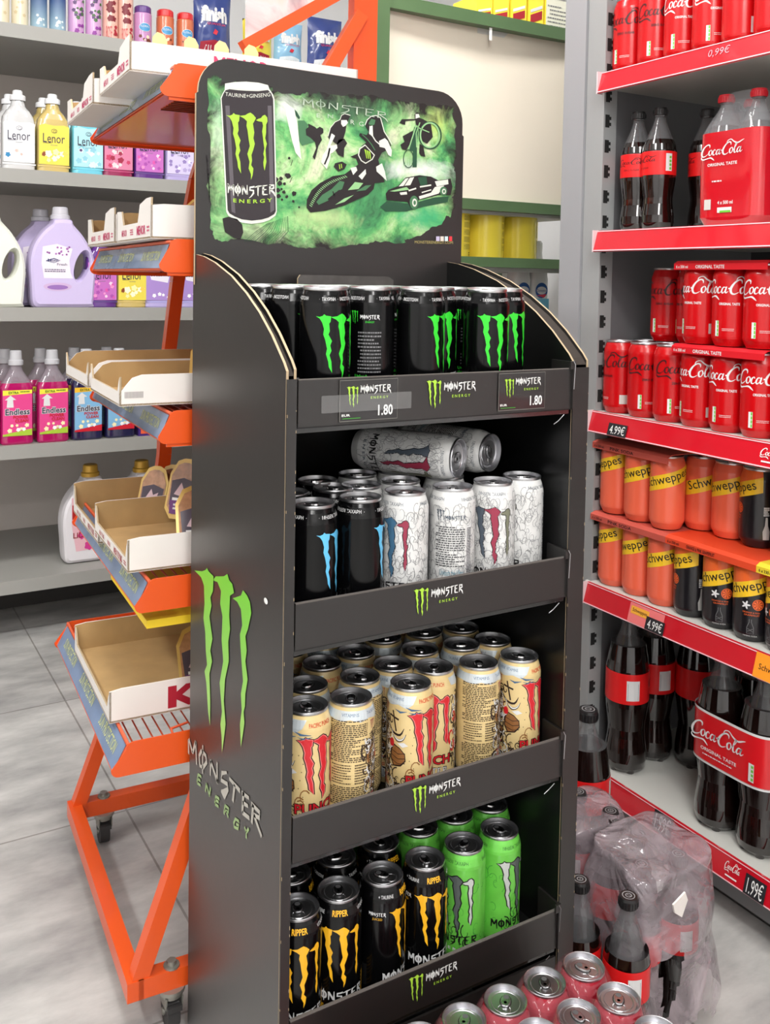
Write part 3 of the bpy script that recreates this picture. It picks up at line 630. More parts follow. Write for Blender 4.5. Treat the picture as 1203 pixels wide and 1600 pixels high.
# splats
rr=random.Random(11)
for cx,cy,r in ((160,735,26),(212,888,20),(130,805,14),(205,955,12),(90,800,22),(60,770,20),(170,585,11),(105,850,10),(125,875,16),(150,915,14),(80,910,18),(255,1005,9),(100,760,16),(75,860,20),(110,940,10)):
    n=14; hput([(cx+r*rr.uniform(.75,1.15)*math.cos(2*PI*i/n),cy+r*rr.uniform(.75,1.15)*math.sin(2*PI*i/n)) for i in range(n)],PB,3,**A1)
hstk([(200,600),(185,650)],5,PB,3,**A1); hstk([(195,750),(175,795)],5,PB,3,**A1)
hput([(240,1265),(290,1250),(370,1270),(415,1320),(425,1390),(400,1450),(350,1440),(300,1410),(262,1385),(250,1330)],PB,4,**A3)
for k in range(14): hstk([(430+k*24+rr.uniform(-8,8),1470),(540+k*22,1380),(640+k*14,1310-k*5)],rr.uniform(2,5),PDG,3,**A3)
for k in range(10): hstk([(100+k*3,700+40*k),(110+k*2,760+40*k)],rr.uniform(4,12),PB,3,**A3)
# website and icons
for k,cl in enumerate(((200,190,220),(235,225,215),(215,235,240),(226,60,70))): hput([(612+k*46,1425),(650+k*44,1425),(650+k*44,1475),(612+k*46,1475)],mat('icon_%s'%('lilac','cream','ice','red')[k],cl,.5),6,**A2)
htext(text('MONSTERENERGY.COM'),mat('print_gold',(190,176,110),.5),6,385,1470,790,1500,A2,0,6)
b.build('print_details',PIC)
# tiers
F=[1.0872,.8073,.534,.268]; FZ=[z-.055 for z in F]
LIPX0,LIPX1=.4995,.9405; YL=1.05
def lipfn(z,e=0): return lambda a,c:(a-dx,YL-dy-.0005-e,z+c)
for i,zt in enumerate(F):
    z0=zt-.055
    b=MB(); b.box(.4985-dx,.9435-dx,YL-dy+.002,1.384-dy,z0-.006,z0,BLACKIN); TR=b.build('shelf_tray',t)
    b=MB(); b.box(LIPX0-dx,LIPX1-dx,YL-dy,YL-dy+.004,z0-.004,zt,BLACKCARD)
    b.box(LIPX0-dx,LIPX1-dx,YL-dy-.0003,YL-dy+.0043,zt-.0008,zt+.0005,mat('worn_edge',(96,90,86),.8))
    b.box(LIPX0-dx,LIPX1-dx,YL-dy+.004,YL-dy+.02,z0-.012,z0-.004,mat('glossy_tape',(30,28,28),.15,coat=1))
    # side returns (tab) at right
    b.box(LIPX1-dx,LIPX1+.0035-dx,YL-dy-.004,YL-dy+.045,z0-.004,zt+.010,BLACKCARD)
    b.box(LIPX1-.006-dx,LIPX1+.004-dx,YL-dy-.005,YL-dy-.001,zt-.001,zt+.011,BLACKCARD)
    b.wire([(LIPX1-.002-dx,YL-dy-.006,zt+.012),(LIPX1+.001-dx,YL-dy-.007,zt+.006),(LIPX1-dx,YL-dy-.006,zt-.03)],.0006,ALU)
    b.wire([(LIPX1-.012-dx,YL-dy,z0-.012),(LIPX1-.02-dx,YL-dy+.004,z0-.022),(LIPX1-.028-dx,YL-dy+.004,z0-.026)],.0007,ALU)
    lip=b.build('front_lip',TR)
    b=MB(); fn=lipfn(z0,.0008); cx=(.698,.684,.687,.688)[i]
    b.put(claws(.024,cx,.009),LIME,fn)
    b.put(monster(.052,cx+.017,.033,wt=.2),WHITE,fn); b.put(tx('E N E R G Y',cx+.030,.0225,.0038,.030,bold=.01),LIME,fn)
    lg=b.build('lip_logo',TR); lg['label']='green claw mark with white lettering'
    if i==0:
        # clear tape and two price cards
        for (xa,xb) in ((.556,.641),(.806,.889)):
            b=MB(); b.put(rect(xa,.0,xb,.052),mat('price_card_black',(30,27,28),.3,coat=.6),lipfn(z0,.0012))
            g=mat('card_outline',(120,118,112),.5)
            for s in (stroke([(xa,.0),(xb,.0),(xb,.052),(xa,.052),(xa,.0)],.0008),): b.put(s,g,lipfn(z0,.0016))
            fn=lipfn(z0,.0018); b.put(claws(.017,xa+.018,.017),LIME,fn); b.put(monster(.045,xa+.03,.036,wt=.2),WHITE,fn); b.put(tx('E N E R G Y',xa+.045,.027,.0032,.026,bold=.01),LIME,fn)
            b.put(tx('1.80',xa+.056,.005,.014,.022,bold=.02),WHITE,fn); b.put(tx('EUR',xa+.003,.006,.003,.012,bold=.02),WHITE,fn); b.put(rect(xa+.004,.003,xa+.03,.0038),mat('tiny_green',(60,160,50),.5),fn)
            b.build('price_card',TR)['label']='black price card reading 1.80'
        b=MB(); b.put(rect(.530,.012,.662,.034),mat('clear_tape',(255,255,255),.12,alpha=.10,coat=1),lipfn(z0,.0024)); b.build('clear_tape',TR)
b=MB(); b.box(LIPX0-dx,LIPX1-dx,YL-dy+.001,YL-dy+.005,0,.195,BLACKCARD); b.build('base_panel',t)
# ------------------------------------------------------------------ cans
def tall_prof(R,Hh):
    return [(R*.60,.004),(R*.72,.0),(R*.80,.001),(R*.90,.008),(R*.985,.015),(R,.019),(R,Hh-.0235),(R*.985,Hh-.0195),(R*.90,Hh-.0095),(R*.845,Hh-.0048),(R*.84,Hh-.0042)]
def rad_at(prof,z):
    for a,b in zip(prof[1:],prof[2:]):
        if a[1]<=z<=b[1] and b[1]>a[1]: return a[0]+(b[0]-a[0])*(z-a[1])/(b[1]-a[1])
    return prof[5][0]
def make_can(name,label,cat,R,Hh,paint,art,lidmat=ALUD,n=36,group=None,parent=None,tabm=None):
    prof=tall_prof(R,Hh); t=thing(name,label,cat,group=group) if parent is None else parent
    b=MB(); b.lathe([(0,.005),(R*.60,.004)]+[q if i>2 else (q[0],q[1],ALU) for i,q in enumerate(prof)],paint,n)
    dense=[(z,rad_at(prof,z)) for z in [Hh*.1+k*.004 for k in range(60)]]
    for shape,m,e,ang in art:
        fn=lambda u,v,e=e,ang=ang:( (rad_at(prof,v)+.00015+.00012*e)*math.sin(u/R+ang), -(rad_at(prof,v)+.00015+.00012*e)*math.cos(u/R+ang), v)
        zs=[v[1] for v in shape[0]]; kz=[q[1] for q in prof[3:]]
        if min(zs)<max(zs):
            for zq in kz:
                if min(zs)+1e-5<zq<max(zs)-1e-5: shape=cuty(shape,zq)
        b.put(shape,m,fn,R*.16)
    b.build('body',t)
    h=Hh
    b=MB(); b.lathe([(R*.84,h-.0045),(R*.868,h-.0035),(R*.875,h-.0012),(R*.86,h),(R*.83,h-.0003),(R*.815,h-.0040),(R*.80,h-.0072),(R*.76,h-.0074),(R*.72,h-.0052),(R*.70,h-.0048),(R*.3,h-.0046),(0,h-.0045)],lidmat,n)
    b.lathe([(R*.60,h-.0046),(R*.585,h-.0040),(R*.56,h-.0046)],lidmat,n)
    b.build('lid',t)
    b=MB(); zt=h-.0036; tm=tabm or mat('pull_tab_metal',(215,215,216),.25,1.)
    P=[];k=14
    for i in range(k): a=2*PI*i/k; P.append((R*.21*math.sin(a),R*.02+R*.36*math.cos(a)*(1 if math.cos(a)>0 else .85)))
    b.prism(P,lambda u,v,q:(u*(1-.12*q),v*(1-.05*q),zt+.0020*q),tm); b.prism([(x*1.18,y*1.1) for x,y in P],lambda u,v,q:(u,v,zt-.0006+.0002*q),mat('lid_recess',(110,110,112),.4,1.))
    b.add([(R*.12*math.sin(2*PI*i/10),R*.19+R*.12*math.cos(2*PI*i/10),zt+.0021) for i in range(10)],[tuple(range(10))],mat('tab_hole',(120,120,122),.5,.6))
    b.cyl((0,-R*.1,zt),(0,-R*.1,zt+.002),R*.07,tm,8)
    # drinking opening score
    b.lathe([(R*.27,h-.0044),(R*.255,h-.0040),(R*.24,h-.0044)],lidmat,16,ax=(0,-R*.38))
    b.build('pull_tab',t)
    return t
PAINT=lambda n,c,ro=.30,me=.0: mat(n,c,ro,me,coat=.25)
CB=mat('can_black',(7,7,8),.16,0,spec=.35); G=mat('claw_green',(52,214,52),.4); WT=mat('can_white_text',(222,222,222),.35)
GD=mat('can_text_grey',(120,120,122),.4)
H5=.169;R5=.0331
def ring(s,m,z,h,w,a0=0): return (tx(s,0,z,h,w,'c'),m,1,a0)
def rings(s,m,z=None,h=.0045,w=.052): return [ring(s,m,z or H5-.0165,h,w,a) for a in (0,2.1,4.2)]
def front(clm,txm,z0=.053,w=.060,grow=None,grm=None,name=True,energy=None,alt=None,sy=.0515):
    A=[]
    if grow: A.append((claws(w,0,z0,grow=grow,sy=sy),grm,1,0))
    if alt:
        for k,m in enumerate(alt): A.append((claws(w,0,z0,which=(k,),sy=sy),m,2,0))
    else: A.append((claws(w,0,z0,sy=sy),clm,2,0))
    if name:
        A.append((fit(monster(.074,wt=.19),-.038,.0315,.038,.0495),txm,2,0)); A.append((tx('E N E R G Y',0,.0245,.0042,.052,'c',bold=.02),energy or clm,2,0))
    return A
designs={}
# green claw original
back=[(claws(.011,-.022,.121,sy=.011),G,1,PI),(monster(.026,-.013,.128,wt=.2),WT,1,PI),(tx('ENERGY',.0,.1225,.0025,.012,'c'),G,1,PI),(lines(-.016,.018,.112,.055,12,seed=3,h=.42),GD,1,PI),(tx('Unleash',-.02,.049,.0045,.018,bold=.02),G,1,PI),(tx('the Beast!',-.02,.043,.0045,.024,bold=.02),G,1,PI)]
designs['green']=make_can('energy_drink_can','x','can',R5,H5,CB,front(G,WT)+back+rings('·  ΤΑΥΡΙΝΗ  ·  ΙΝΟΣΙΤΟΛΗ',WT),lidmat=mat('bright_lid',(226,226,228),.3,1.))
BL=mat('claw_blue',(96,190,235),.35,coat=.4)
backb=[(claws(.010,-.022,.121,sy=.011),BL,1,PI),(monster(.026,-.013,.128,wt=.2),WT,1,PI),(rect(-.013,.119,.01,.123),BL,1,PI),(lines(-.016,.018,.112,.055,12,seed=4,h=.4),GD,1,PI),(tx('Unleash the Beast!',-.018,.046,.004,.034,bold=.01),BL,1,PI)]
designs['blue']=make_can('energy_drink_can','x','can',R5,H5,CB,front(BL,WT)+backb+rings('·  ΜΗΔΕΝ ΖΑΧΑΡΗ  ·',WT))
# white with grey filigree
def swirls(seed,u0,u1,v0,v1,n,wd):
    rr=random.Random(seed);S=[]
    for k in range(n):
        cx,cy=rr.uniform(u0,u1),rr.uniform(v0,v1); r0=rr.uniform(.003,.009); a0=rr.uniform(0,6.28);d=rr.choice((-1,1)); P=[]
        for i in range(9):
            a=a0+d*i*.55; r=r0*(1-.09*i); P.append((cx+r*math.cos(a),cy+r*1.5*math.sin(a),wd*(1.5-.13*i)))
        S.append(stroke(P,wd))
    return merge(S)
WC=mat('can_pearl_white',(222,222,220),.3,.0,coat=.4,var=.07,vscale=60); SW=mat('filigree_grey',(128,128,130),.4)
MR=mat('claw_maroon',(150,48,72),.35); OL=mat('claw_olive',(122,124,104),.35); SL=mat('claw_slate',(82,92,104),.35); DB=mat('claw_dusk_blue',(70,110,140),.35)
Wb=[(claws(.013,-.018,.123,sy=.011),SL,2,PI),(monster(.030,-.010,.127,wt=.2),SL,2,PI),(lines(-.024,.022,.118,.060,18,seed=6,h=.5),mat('back_text_dark',(70,70,72),.5),2,PI),(fit(text('Unleash the Ultra'),-.017,.048,.017,.056),mat('sea_text',(80,140,160),.4),2,PI),(lines(-.016,.01,.044,.034,3,seed=8),SW,2,PI),(rect(.0215,.05,.030,.12),WT,1,PI)]
Wb.append((merge([rect(.022,.05+.0022*k,.030,.0511+.0022*k) for k in range(30)]),INK,2,PI))
fil=[(swirls(2,-.10,.10,.02,.148,330,.0005),SW,1,0),(swirls(9,-.10,.10,.02,.145,90,.0010),mat('filigree_pale',(176,176,178),.4),1,0)]
designs['white']=make_can('energy_drink_can','x','can',R5,H5,WC,fil+front(MR,INK,grow=.02,grm=INK,alt=(SL,MR,OL),energy=SL)+Wb+rings('·  ΜΗΔΕΝ ΖΑΧΑΡΗ  ·',SL),lidmat=ALU)
designs['whiteblue']=make_can('energy_drink_can','x','can',R5,H5,WC,fil+front(MR,INK,grow=.02,grm=INK,alt=(BL,DB,MR),energy=SL)+Wb+rings('·  ΜΗΔΕΝ ΖΑΧΑΡΗ  ·',SL),lidmat=ALU)
# punch: cream
CR=mat('can_cream',(226,200,142),.34,.1,coat=.3); RD=mat('claw_red',(206,34,44),.35); DK2=mat('outline_brown',(44,28,24),.45); BR=mat('barrel_brown',(140,92,48),.45); BLW=mat('wave_blue',(70,104,140),.4); PWH=mat('can_pale_band',(206,214,218),.3,.3)
pun=[(rect(-.104,.1515,-.034,.1605),PWH,1,0),(rect(-.034-.0,.0,-.0339,.0001),PWH,1,0)]
pun=[(poly([(-.104,.150),(-.09,.146),(-.075,.149),(-.06,.145),(-.045,.148),(-.033,.144),(-.024,.150),(-.018,.1605),(-.104,.1605)]),PWH,1,0),(poly([(.034,.150),(.05,.147),(.07,.150),(.09,.147),(.104,.150),(.104,.1605),(.03,.1605)]),PWH,1,0)]
pun+= [(merge([stroke([(-.034,.146,.0004),(-.026,.1425,.003),(-.012,.1415,.0004)],.002),stroke([(-.030,.139,.0003),(-.022,.137,.002),(-.010,.139,.0003)],.002),stroke([(-.05,.141,.0003),(-.042,.138,.003),(-.032,.140,.0003)],.002)]),BLW,2,0)]
pun+= front(RD,WT,z0=.055,grow=.045,grm=DK2,name=False)
pun+= [(claws(.06,0,.055,grow=.02,sy=.0515),mat('claw_pink_edge',(228,120,118),.4),1.5,0)]
pun+= [(tx('PUNCH',.0,.0362,.0150,.068,'c',bold=.07),DK2,1,0),(tx('PUNCH',.0,.0372,.0130,.065,'c',bold=.015),RD,3,0),(fit(monster(.05,wt=.30),-.029,.0195,.029,.034),DK2,1,0),(fit(monster(.05,wt=.13),-.0285,.0200,.0285,.0335),WT,3,0),(tx('PUNCH + ENERGY',0,.012,.004,.050,'c'),BR,2,0)]
# anchor, barrel, horns on left flank
Lf=-.054
pun+= [(merge([stroke([(Lf,.138),(Lf+.006,.110)],.0022),stroke([(Lf-.006,.131),(Lf+.010,.127)],.0026),stroke([(Lf-.008,.118,.0006),(Lf,.108,.003),(Lf+.012,.106,.003),(Lf+.018,.116,.0006)],.002,3),stroke([(Lf+.001,.104,.001),(Lf+.008,.098,.004),(Lf+.016,.100,.003),(Lf+.021,.108,.0005)],.003,3)]),DK2,1,0),
 (merge([stroke([(Lf+.002,.1035,.0006),(Lf+.009,.0985,.0022),(Lf+.016,.1005,.0016),(Lf+.020,.107,.0003)],.003,3)]),WT,2,0),
 (poly([(Lf+.002,.092),(Lf+.012,.088),(Lf+.020,.080),(Lf+.021,.070),(Lf+.014,.062),(Lf+.002,.060),(Lf-.004,.070),(Lf-.003,.084)]),DK2,1,0),
 (poly([(Lf+.003,.090),(Lf+.012,.0865),(Lf+.019,.079),(Lf+.0195,.071),(Lf+.013,.064),(Lf+.003,.062),(Lf-.002,.071),(Lf-.001,.083)]),BR,2,0),
 (merge([stroke([(Lf-.002,.083-.007*k),(Lf+.010,.079-.007*k),(Lf+.020,.081-.007*k)],.0009) for k in range(3)]),DK2,3,0),
 (disc(Lf-.001,.093,.004,.006),RD,3,0),(poly([(Lf+.008,.094),(Lf+.018,.096),(Lf+.024,.092),(Lf+.016,.089)]),WT,2,0),
 (swirls(21,-.082,-.056,.015,.125,70,.0015),DK2,1,0),(swirls(22,-.080,-.056,.02,.12,26,.0012),WT,2,0),(swirls(25,-.056,-.034,.012,.05,16,.0012),DK2,1,0),(swirls(26,-.075,-.06,.05,.10,6,.003),BR,1.5,0),(swirls(23,-.028,-.020,.03,.06,5,.0012),BR,1,0),
 (merge([disc(-.028+.002*((k*7)%4),.115-.011*k,.0007,n=6) for k in range(9)]),DK2,1,0),
 (swirls(24,.034,.056,.02,.13,50,.0014),DK2,1,0),(swirls(27,.036,.056,.02,.13,14,.0014),WT,2,0),(swirls(28,.036,.054,.05,.11,5,.003),RD,1.5,0)]
DT=mat('back_text_brown',(64,48,34),.5)
pun+= [(lines(-.029,.025,.149,.092,22,seed=12,h=.5,full=1),DT,2,PI),(lines(-.026,.004,.090,.062,8,seed=13,h=.4),DT,2,PI),(lines(.007,.025,.090,.062,8,seed=14,h=.5),DT,2,PI),(lines(-.029,.025,.060,.012,18,seed=15,h=.5,full=1),DT,2,PI),
 (lines(.029,.043,.128,.05,26,seed=16,h=.5,full=1),DT,2,PI),(lines(.029,.043,.045,.03,6,seed=17),RD,2,PI),(rect(.028,.012,.042,.026),WT,2,PI),(merge([rect(.0285+.0012*k,.013,.0291+.0012*k,.025) for k in range(11)]),INK,3,PI),(claws(.010,.035,.131,sy=.009),MR,2,PI)]
designs['punch']=make_can('energy_drink_can','x','can',R5,H5,CR,pun+[(tx('PACIFIC PUNCH',.003,.1505,.0055,.036,'c',bold=.02),mat('punch_orange_text',(206,84,52),.4),2,0),ring('TAURINE  VITAMINS',BLW,.1535,.004,.04,-1.75),ring('VITAMINS',BLW,.1535,.004,.025,PI)],lidmat=ALUD)
YE=mat('claw_yellow',(244,182,36),.35,coat=.3)
rip=front(YE,WT)+[(tx('JUICED',0,.0075,.0085,.040,'c'),YE,2,0),(tx('RIPPER',.0,.1505,.0075,.022,'c',bold=.03),YE,2,0),(tx('+ TAURINE',-.045,.1515,.0045,.022),WT,2,0),(tx('VITAMINS',.028,.1515,.0045,.022),WT,2,0),(monster(.024,-.05,.128,wt=.2),WT,2,-.25),(tx('JUICED',-.045,.121,.004,.014),YE,2,-.25),(lines(.038,.056,.06,.02,8,seed=20),YE,1,0),(rect(.042,.02,.052,.05),WT,1,.4)]
rip=[a for a in rip if not(a[1] is YE and a[0][0][0][1]<.0)]
designs['ripper']=make_can('energy_drink_can','x','can',R5,H5,CB,rip+[(lines(-.016,.016,.125,.045,16,seed=21,h=.4),GD,1,PI),ring('TAURINE + L-CARNITINE',WT,.1515,.004,.045,PI)])
GC=mat('can_bright_green',(112,206,78),.3,.2,coat=.4,var=.12,vscale=30)
ug=[(swirls(31,-.10,.10,.02,.14,60,.0007),mat('leaf_green',(70,160,60),.4),1,0)]+front(MR,INK,grow=.03,grm=INK,alt=(mat('claw_silver',(206,210,206),.3,.2),mat('claw_gunmetal',(96,104,102),.3,.2),mat('claw_silver',(206,210,206),.3,.2)),energy=WT,name=True)+[(swirls(33,-.02,.02,.038,.055,8,.0012),INK,1,0)]
designs['ultra']=make_can('energy_drink_can','x','can',R5,H5,GC,ug+[(lines(-.016,.016,.125,.045,16,seed=22,h=.4),INK,1,PI)]+rings('·  ΜΗΔΕΝ ΖΑΧΑΡΗ  ·',mat('ring_green_text',(40,90,40),.4)))
USED=set()
def place(key,x,y,z,rz,label,group,cat='can',name=None):
    src=designs[key]
    if key in USED: o=copytree(src)
    else: o=src; USED.add(key)
    o.location=(x,y,z); o.rotation_euler=(0,0,rz) if not isinstance(rz,tuple) else rz
    o['label']=label; o['category']=cat
    if group: o['group']=group
    elif 'group' in o.keys(): del o['group']
    return o
R_=math.radians
ordn=['first','second','third','fourth','fifth','sixth','seventh','eighth','ninth']
# top tier (tier 1)
Z=FZ[0]
T1=[('green',.562,1.098,4),('green',.637,1.112,150),('green',.709,1.098,34),('green',.822,1.100,-8),
    ('green',.548,1.170,40),('green',.592,1.176,150),('green',.690,1.178,200),('green',.766,1.150,-2),('green',.878,1.134,24),
    ('green',.585,1.246,60),('green',.740,1.236,200),('green',.664,1.250,100),('green',.820,1.185,200),('green',.535,1.240,20)]
LAB1=['black can with green claw, leftmost of the front row on top tier','black can turned to its text side, top tier front row beside the leftmost can','black can mostly turned away with green claw at its right edge, top tier','black can showing all three green claws, rightmost of top tier front row',
 'black can half hidden by left side panel, second row of top tier','silver rimmed black can behind the leftmost two front cans, top tier','black can between and behind the text-side can and its right neighbour, top tier','black can with bright green claw in the gap of the top tier front row','black can tucked behind the rightmost front can of the top tier',
 'black can in third row behind the leftmost cans, top tier','black can in third row near the middle, top tier','black can in third row left of the middle, top tier','black can behind the rightmost front can, deep in top tier','black can in the far left corner of the top tier']
for i_,((k,x,y,a),l) in enumerate(zip(T1,LAB1)):
    o=place(k,x,y,Z,R_(a),l,'green claw cans on the top tier')
    tl=(3.5,2.5,4,4)[i_] if i_<4 else 2.5
    o.rotation_euler=(Matrix.Rotation(R_(tl),4,(.86,-.51,0))@Matrix.Rotation(R_(a),4,'Z')).to_euler(); o.location.z+=.0015; o.location.y+=.004
# second tier
Z=FZ[1]
T2=[('blue',.545,1.098,34),('blue',.617,1.100,56),('whiteblue',.692,1.106,-74),('white',.768,1.100,146),('white',.842,1.103,-40),('white',.906,1.116,-104),
 ('blue',.541,1.168,30),('blue',.584,1.152,20),('white',.655,1.166,160),('white',.722,1.168,40),('blue',.553,1.236,60),('blue',.614,1.222,100),('white',.688,1.236,70),('white',.800,1.168,170),('white',.756,1.236,20)]
T2[7]=('blue',.612,1.168,10)
LAB2=['black can with light blue claw, leftmost at the front of second tier','black can with light blue claw at right edge, second at the front of second tier','white filigree can with blue and maroon claws beside the black cans','white filigree can showing its text block, middle of second tier front','white filigree can with maroon and olive claws, second tier front','white filigree can showing a barcode, rightmost on second tier',
 'black can behind the leftmost black can on second tier','black can behind the second black can on second tier','white can behind the blue and maroon claw can, second tier','white can behind the text-side white can, second tier','black can in the far left corner of second tier','black can in third row of second tier','white can in third row under the lying can','white can behind the maroon and olive claw can','white can in third row supporting the lying cans']
for (k,x,y,a),l in zip(T2,LAB2): place(k,x,y,Z,R_(a),l,'black and white cans on the second tier')
# lying cans on top of them
def lying(key,px,py,pz,az,roll_,label,tilt=0):
    o=place(key,0,0,0,0,label,'cans lying on the second tier cans')
    # can axis +z -> direction az in XY
    m=Matrix.Rotation(az,4,'Z')@Matrix.Rotation(PI/2+tilt,4,'Y')@Matrix.Rotation(roll_,4,'Z')
    o.rotation_euler=m.to_euler(); o.location=(px,py,pz); return o
zc=Z+H5+R5-.0005
lying('white',.708,1.268,zc,R_(-59),R_(12),'white filigree can lying on its side across the standing cans')
lying('white',.806,1.297,zc,R_(-70),R_(120),'white can lying with its lid facing forward beside the other lying can')
# third tier
Z=FZ[2]
T3=[(.545,1.108,6),(.609,1.102,150),(.7045,1.102,16),(.764,1.133,-42),(.832,1.115,152),(.903,1.108,24),(.574,1.166,-60),(.652,1.155,200),(.716,1.170,60),
 (.625,1.222,10),(.690,1.236,12),(.545,1.240,0),(.782,1.200,170),(.850,1.185,60),(.905,1.178,10),(.757,1.268,200),(.826,1.256,40),(.892,1.246,0),(.603,1.292,20),(.668,1.303,140),(.735,1.336,70),(.805,1.326,0),(.875,1.316,90),(.545,1.310,30)]
T3p={(.545,1.240):(.540,1.236)}
rowl=['cream can with red claw, leftmost at the front of third tier','cream can showing its dense text side, second at the front of third tier','cream can with large red claw in the middle of third tier front','cream can with red claw just right of the middle front can','cream can showing its text side, right half of third tier front','cream can with red claw and anchor drawing, rightmost at third tier front',
'cream can behind the leftmost cans of third tier','cream can with dark drawings between text-side can and middle front can','cream can behind the middle front can of third tier','cream can in third row, left part of third tier','cream can in third row behind the text-side can','cream can at left panel in third row of third tier','cream can behind the right text-side can of third tier','cream can in second row toward the right of third tier','cream can behind the rightmost front can of third tier','cream can in fourth row near the middle of third tier','cream can in fourth row right of the middle, third tier','cream can in fourth row at the right, third tier','cream can in the back row at left, third tier','cream can in the back row left of the middle, third tier','cream can in the back row at the middle, third tier','cream can in the back row right of the middle, third tier','cream can in the back right corner of third tier','cream can in the back left corner of third tier']
for (x,y,a),l in zip(T3,rowl): place('punch',x,y,Z,R_(a),l,'cream punch cans on the third tier')
# fourth tier
Z=FZ[3]
T4=[('ripper',.531,1.098,-20),('ripper',.595,1.104,-23),('ripper',.665,1.104,38),('ripper',.736,1.104,-8),('ultra',.807,1.108,-60),('ultra',.876,1.112,10),
 ('ripper',.553,1.168,50),('ripper',.627,1.172,80),('ripper',.700,1.172,12),('ultra',.772,1.176,60),('ultra',.905,1.176,20),('ultra',.839,1.178,140),
 ('ripper',.585,1.238,0),('ripper',.655,1.240,40),('ultra',.730,1.242,10),('ultra',.800,1.245,90),('ultra',.870,1.246,50)]
LAB4=['black can with yellow claw cut off at the left edge of bottom tier','black can with full yellow claw, second from left on bottom tier','black can with yellow claw turned right, third from left on bottom tier','black can with full yellow claw beside the green cans on bottom tier','bright green can with silver claw next to the black cans, bottom tier','bright green can with silver claw, rightmost on bottom tier',
'black can in second row behind the leftmost front cans, bottom tier','black can in second row behind the third front can, bottom tier','black can with yellow lettering on neck in second row, bottom tier','bright green can in second row behind the right black can','bright green can behind the rightmost green can, bottom tier','bright green can in second row between the two front green cans',
'black can in third row at the left, bottom tier','black can in third row left of the green ones, bottom tier','bright green can in third row beside the black cans','bright green can in third row near the middle, bottom tier','bright green can in third row at the right, bottom tier']
for (k,x,y,a),l in zip(T4,LAB4): place(k,x,y,Z,R_(a),l,'yellow claw and green cans on the bottom tier')
# ------------------------------------------------------------------ cola cans on the right
RC=.0362;HC=.160
RCAN=mat('can_cola_red',(190,6,14),.26,coat=.1); LOGO=cocacola(1)
def qr(u,v,s):
    return [(rect(u,v,u+s,v+s),WT,1,0)]
ZI=mat('zero_ink',(50,12,16),.4)
def colacan(ink,sub,sm,name='cola_can'):
    A=[(fit(LOGO,-.056,.090,.056,.136),ink,1,0),(tx(sub,0,.080,.0050,.040,'c',bold=.03),sm,1,0),
       (rect(-.004,.022,.016,.042),mat('blank_code_patch',(200,196,190),.5),1,1.1),(rect(.016,.022,.034,.042),WT,1,1.1),(rect(.0166,.0226,.0334,.0414),RCAN,2,1.1),(tx('SCAN',.018,.030,.0045,.014,bold=.02),WT,3,1.1),
       (rect(.0,.02,.008,.05),WT,1,-.75),(merge([rect(.0045,.021+.0075*k,.0075,.027+.0075*k) for k in range(4)]),mat('label_green',(110,190,60),.4),2,-.75),(lines(-.012,.012,.036,.030,2,seed=5,h=.3),WT,1,0)]
    return make_can(name,'x','can',RC,HC,RCAN,A,lidmat=ALU)
designs['cola']=colacan(WT,'ORIGINAL TASTE',WT)
designs['zero']=colacan(ZI,'ZERO SUGAR',ZI)
CO=PAINT('can_coral',(236,104,74)); YB=mat('band_yellow',(242,196,40),.35); BK=PAINT('can_dark',(24,22,26)); OR_=mat('citrus_orange',(236,104,46),.35)
def schw(paint,dark):
    bandp=[(x,.098+.030*(x/.05)*1.0*.5+.012*math.sin(0)) for x in (-.11,.11)]
    band=poly([(-.112,.066),(.112,.126),(.112,.158),(-.112,.100)]) if False else poly([(-.062,.070),(.062,.110),(.062,.140),(-.062,.100)])
    A=[(band,YB,1,0),(xf(fit(text('Schweppes',bold=.005),-.054,-.004,.054,.020),1,1,0,.098,.31),INK,3,0)]
    if dark:
        A+=[(poly([(-.062,.100),(.062,.140),(.062,.1495),(-.062,.1495)]),OR_,.5,0),(disc(.012,.074,.0105),OR_,1,0),(disc(.012,.074,.009),mat('citrus_dark',(90,30,20),.4),2,0)]
        A+=[(merge([poly([(.012,.074),(.012+.0085*math.cos(a),.074+.0085*math.sin(a)),(.012+.0085*math.cos(a+.6),.074+.0085*math.sin(a+.6))]) for a in [k*PI/4 for k in range(8)]]),OR_,3,0)]
        A+=[(merge([xf(disc(.004,0,.0045,.0018,8),1,1,-.010,.072,k*2*PI/5) for k in range(5)]),WT,2,0),(tx('ORANGE & PINK',-.016,.057,.003,.032),OR_,1,0),(tx('GRAPEFRUIT',-.013,.052,.003,.028),OR_,1,0),(tx('MIXING SODA',-.014,.012,.003,.026),WT,1,0)]
        A+=[(merge([stroke([(-.003,.046),(-.003,.040),(-.007,.030),(-.007,.018),(.005,.018),(.005,.030),(.001,.040),(.001,.046)],.0008),stroke([(-.006,.028),(.004,.022)],.0006),stroke([(-.006,.022),(.004,.028)],.0006)]),GD,1,0)]
        A+=[(poly([(-.006,.018),(-.007,.034),(-.003,.046),(-.002,.062),(.002,.062),(.003,.046),(.007,.034),(.006,.018)]),mat('bottle_drawing',(190,188,184),.4),1,PI*.62),(lines(-.006,.006,.082,.064,5,seed=3,h=.7),WT,1,PI*.62)]
    else:
        A+=[(poly([(-.004,.018),(-.005,.034),(-.002,.046),(-.0015,.056),(.0015,.056),(.002,.046),(.005,.034),(.004,.018)]),mat('bottle_drawing_dark',(120,50,40),.4),1,.62*PI),(lines(-.005,.005,.076,.058,4,seed=3,h=.6),ZI,1,.62*PI)]
    return make_can('mixer_can','x','can',RC,HC-.006,paint,A,lidmat=ALU)
designs['coral']=schw(CO,False); designs['citrus']=schw(BK,True)
SP=.0735; YS=1.538
def ypos(k): return YS-SP*k
RF=R_(-90)
XC=1.520
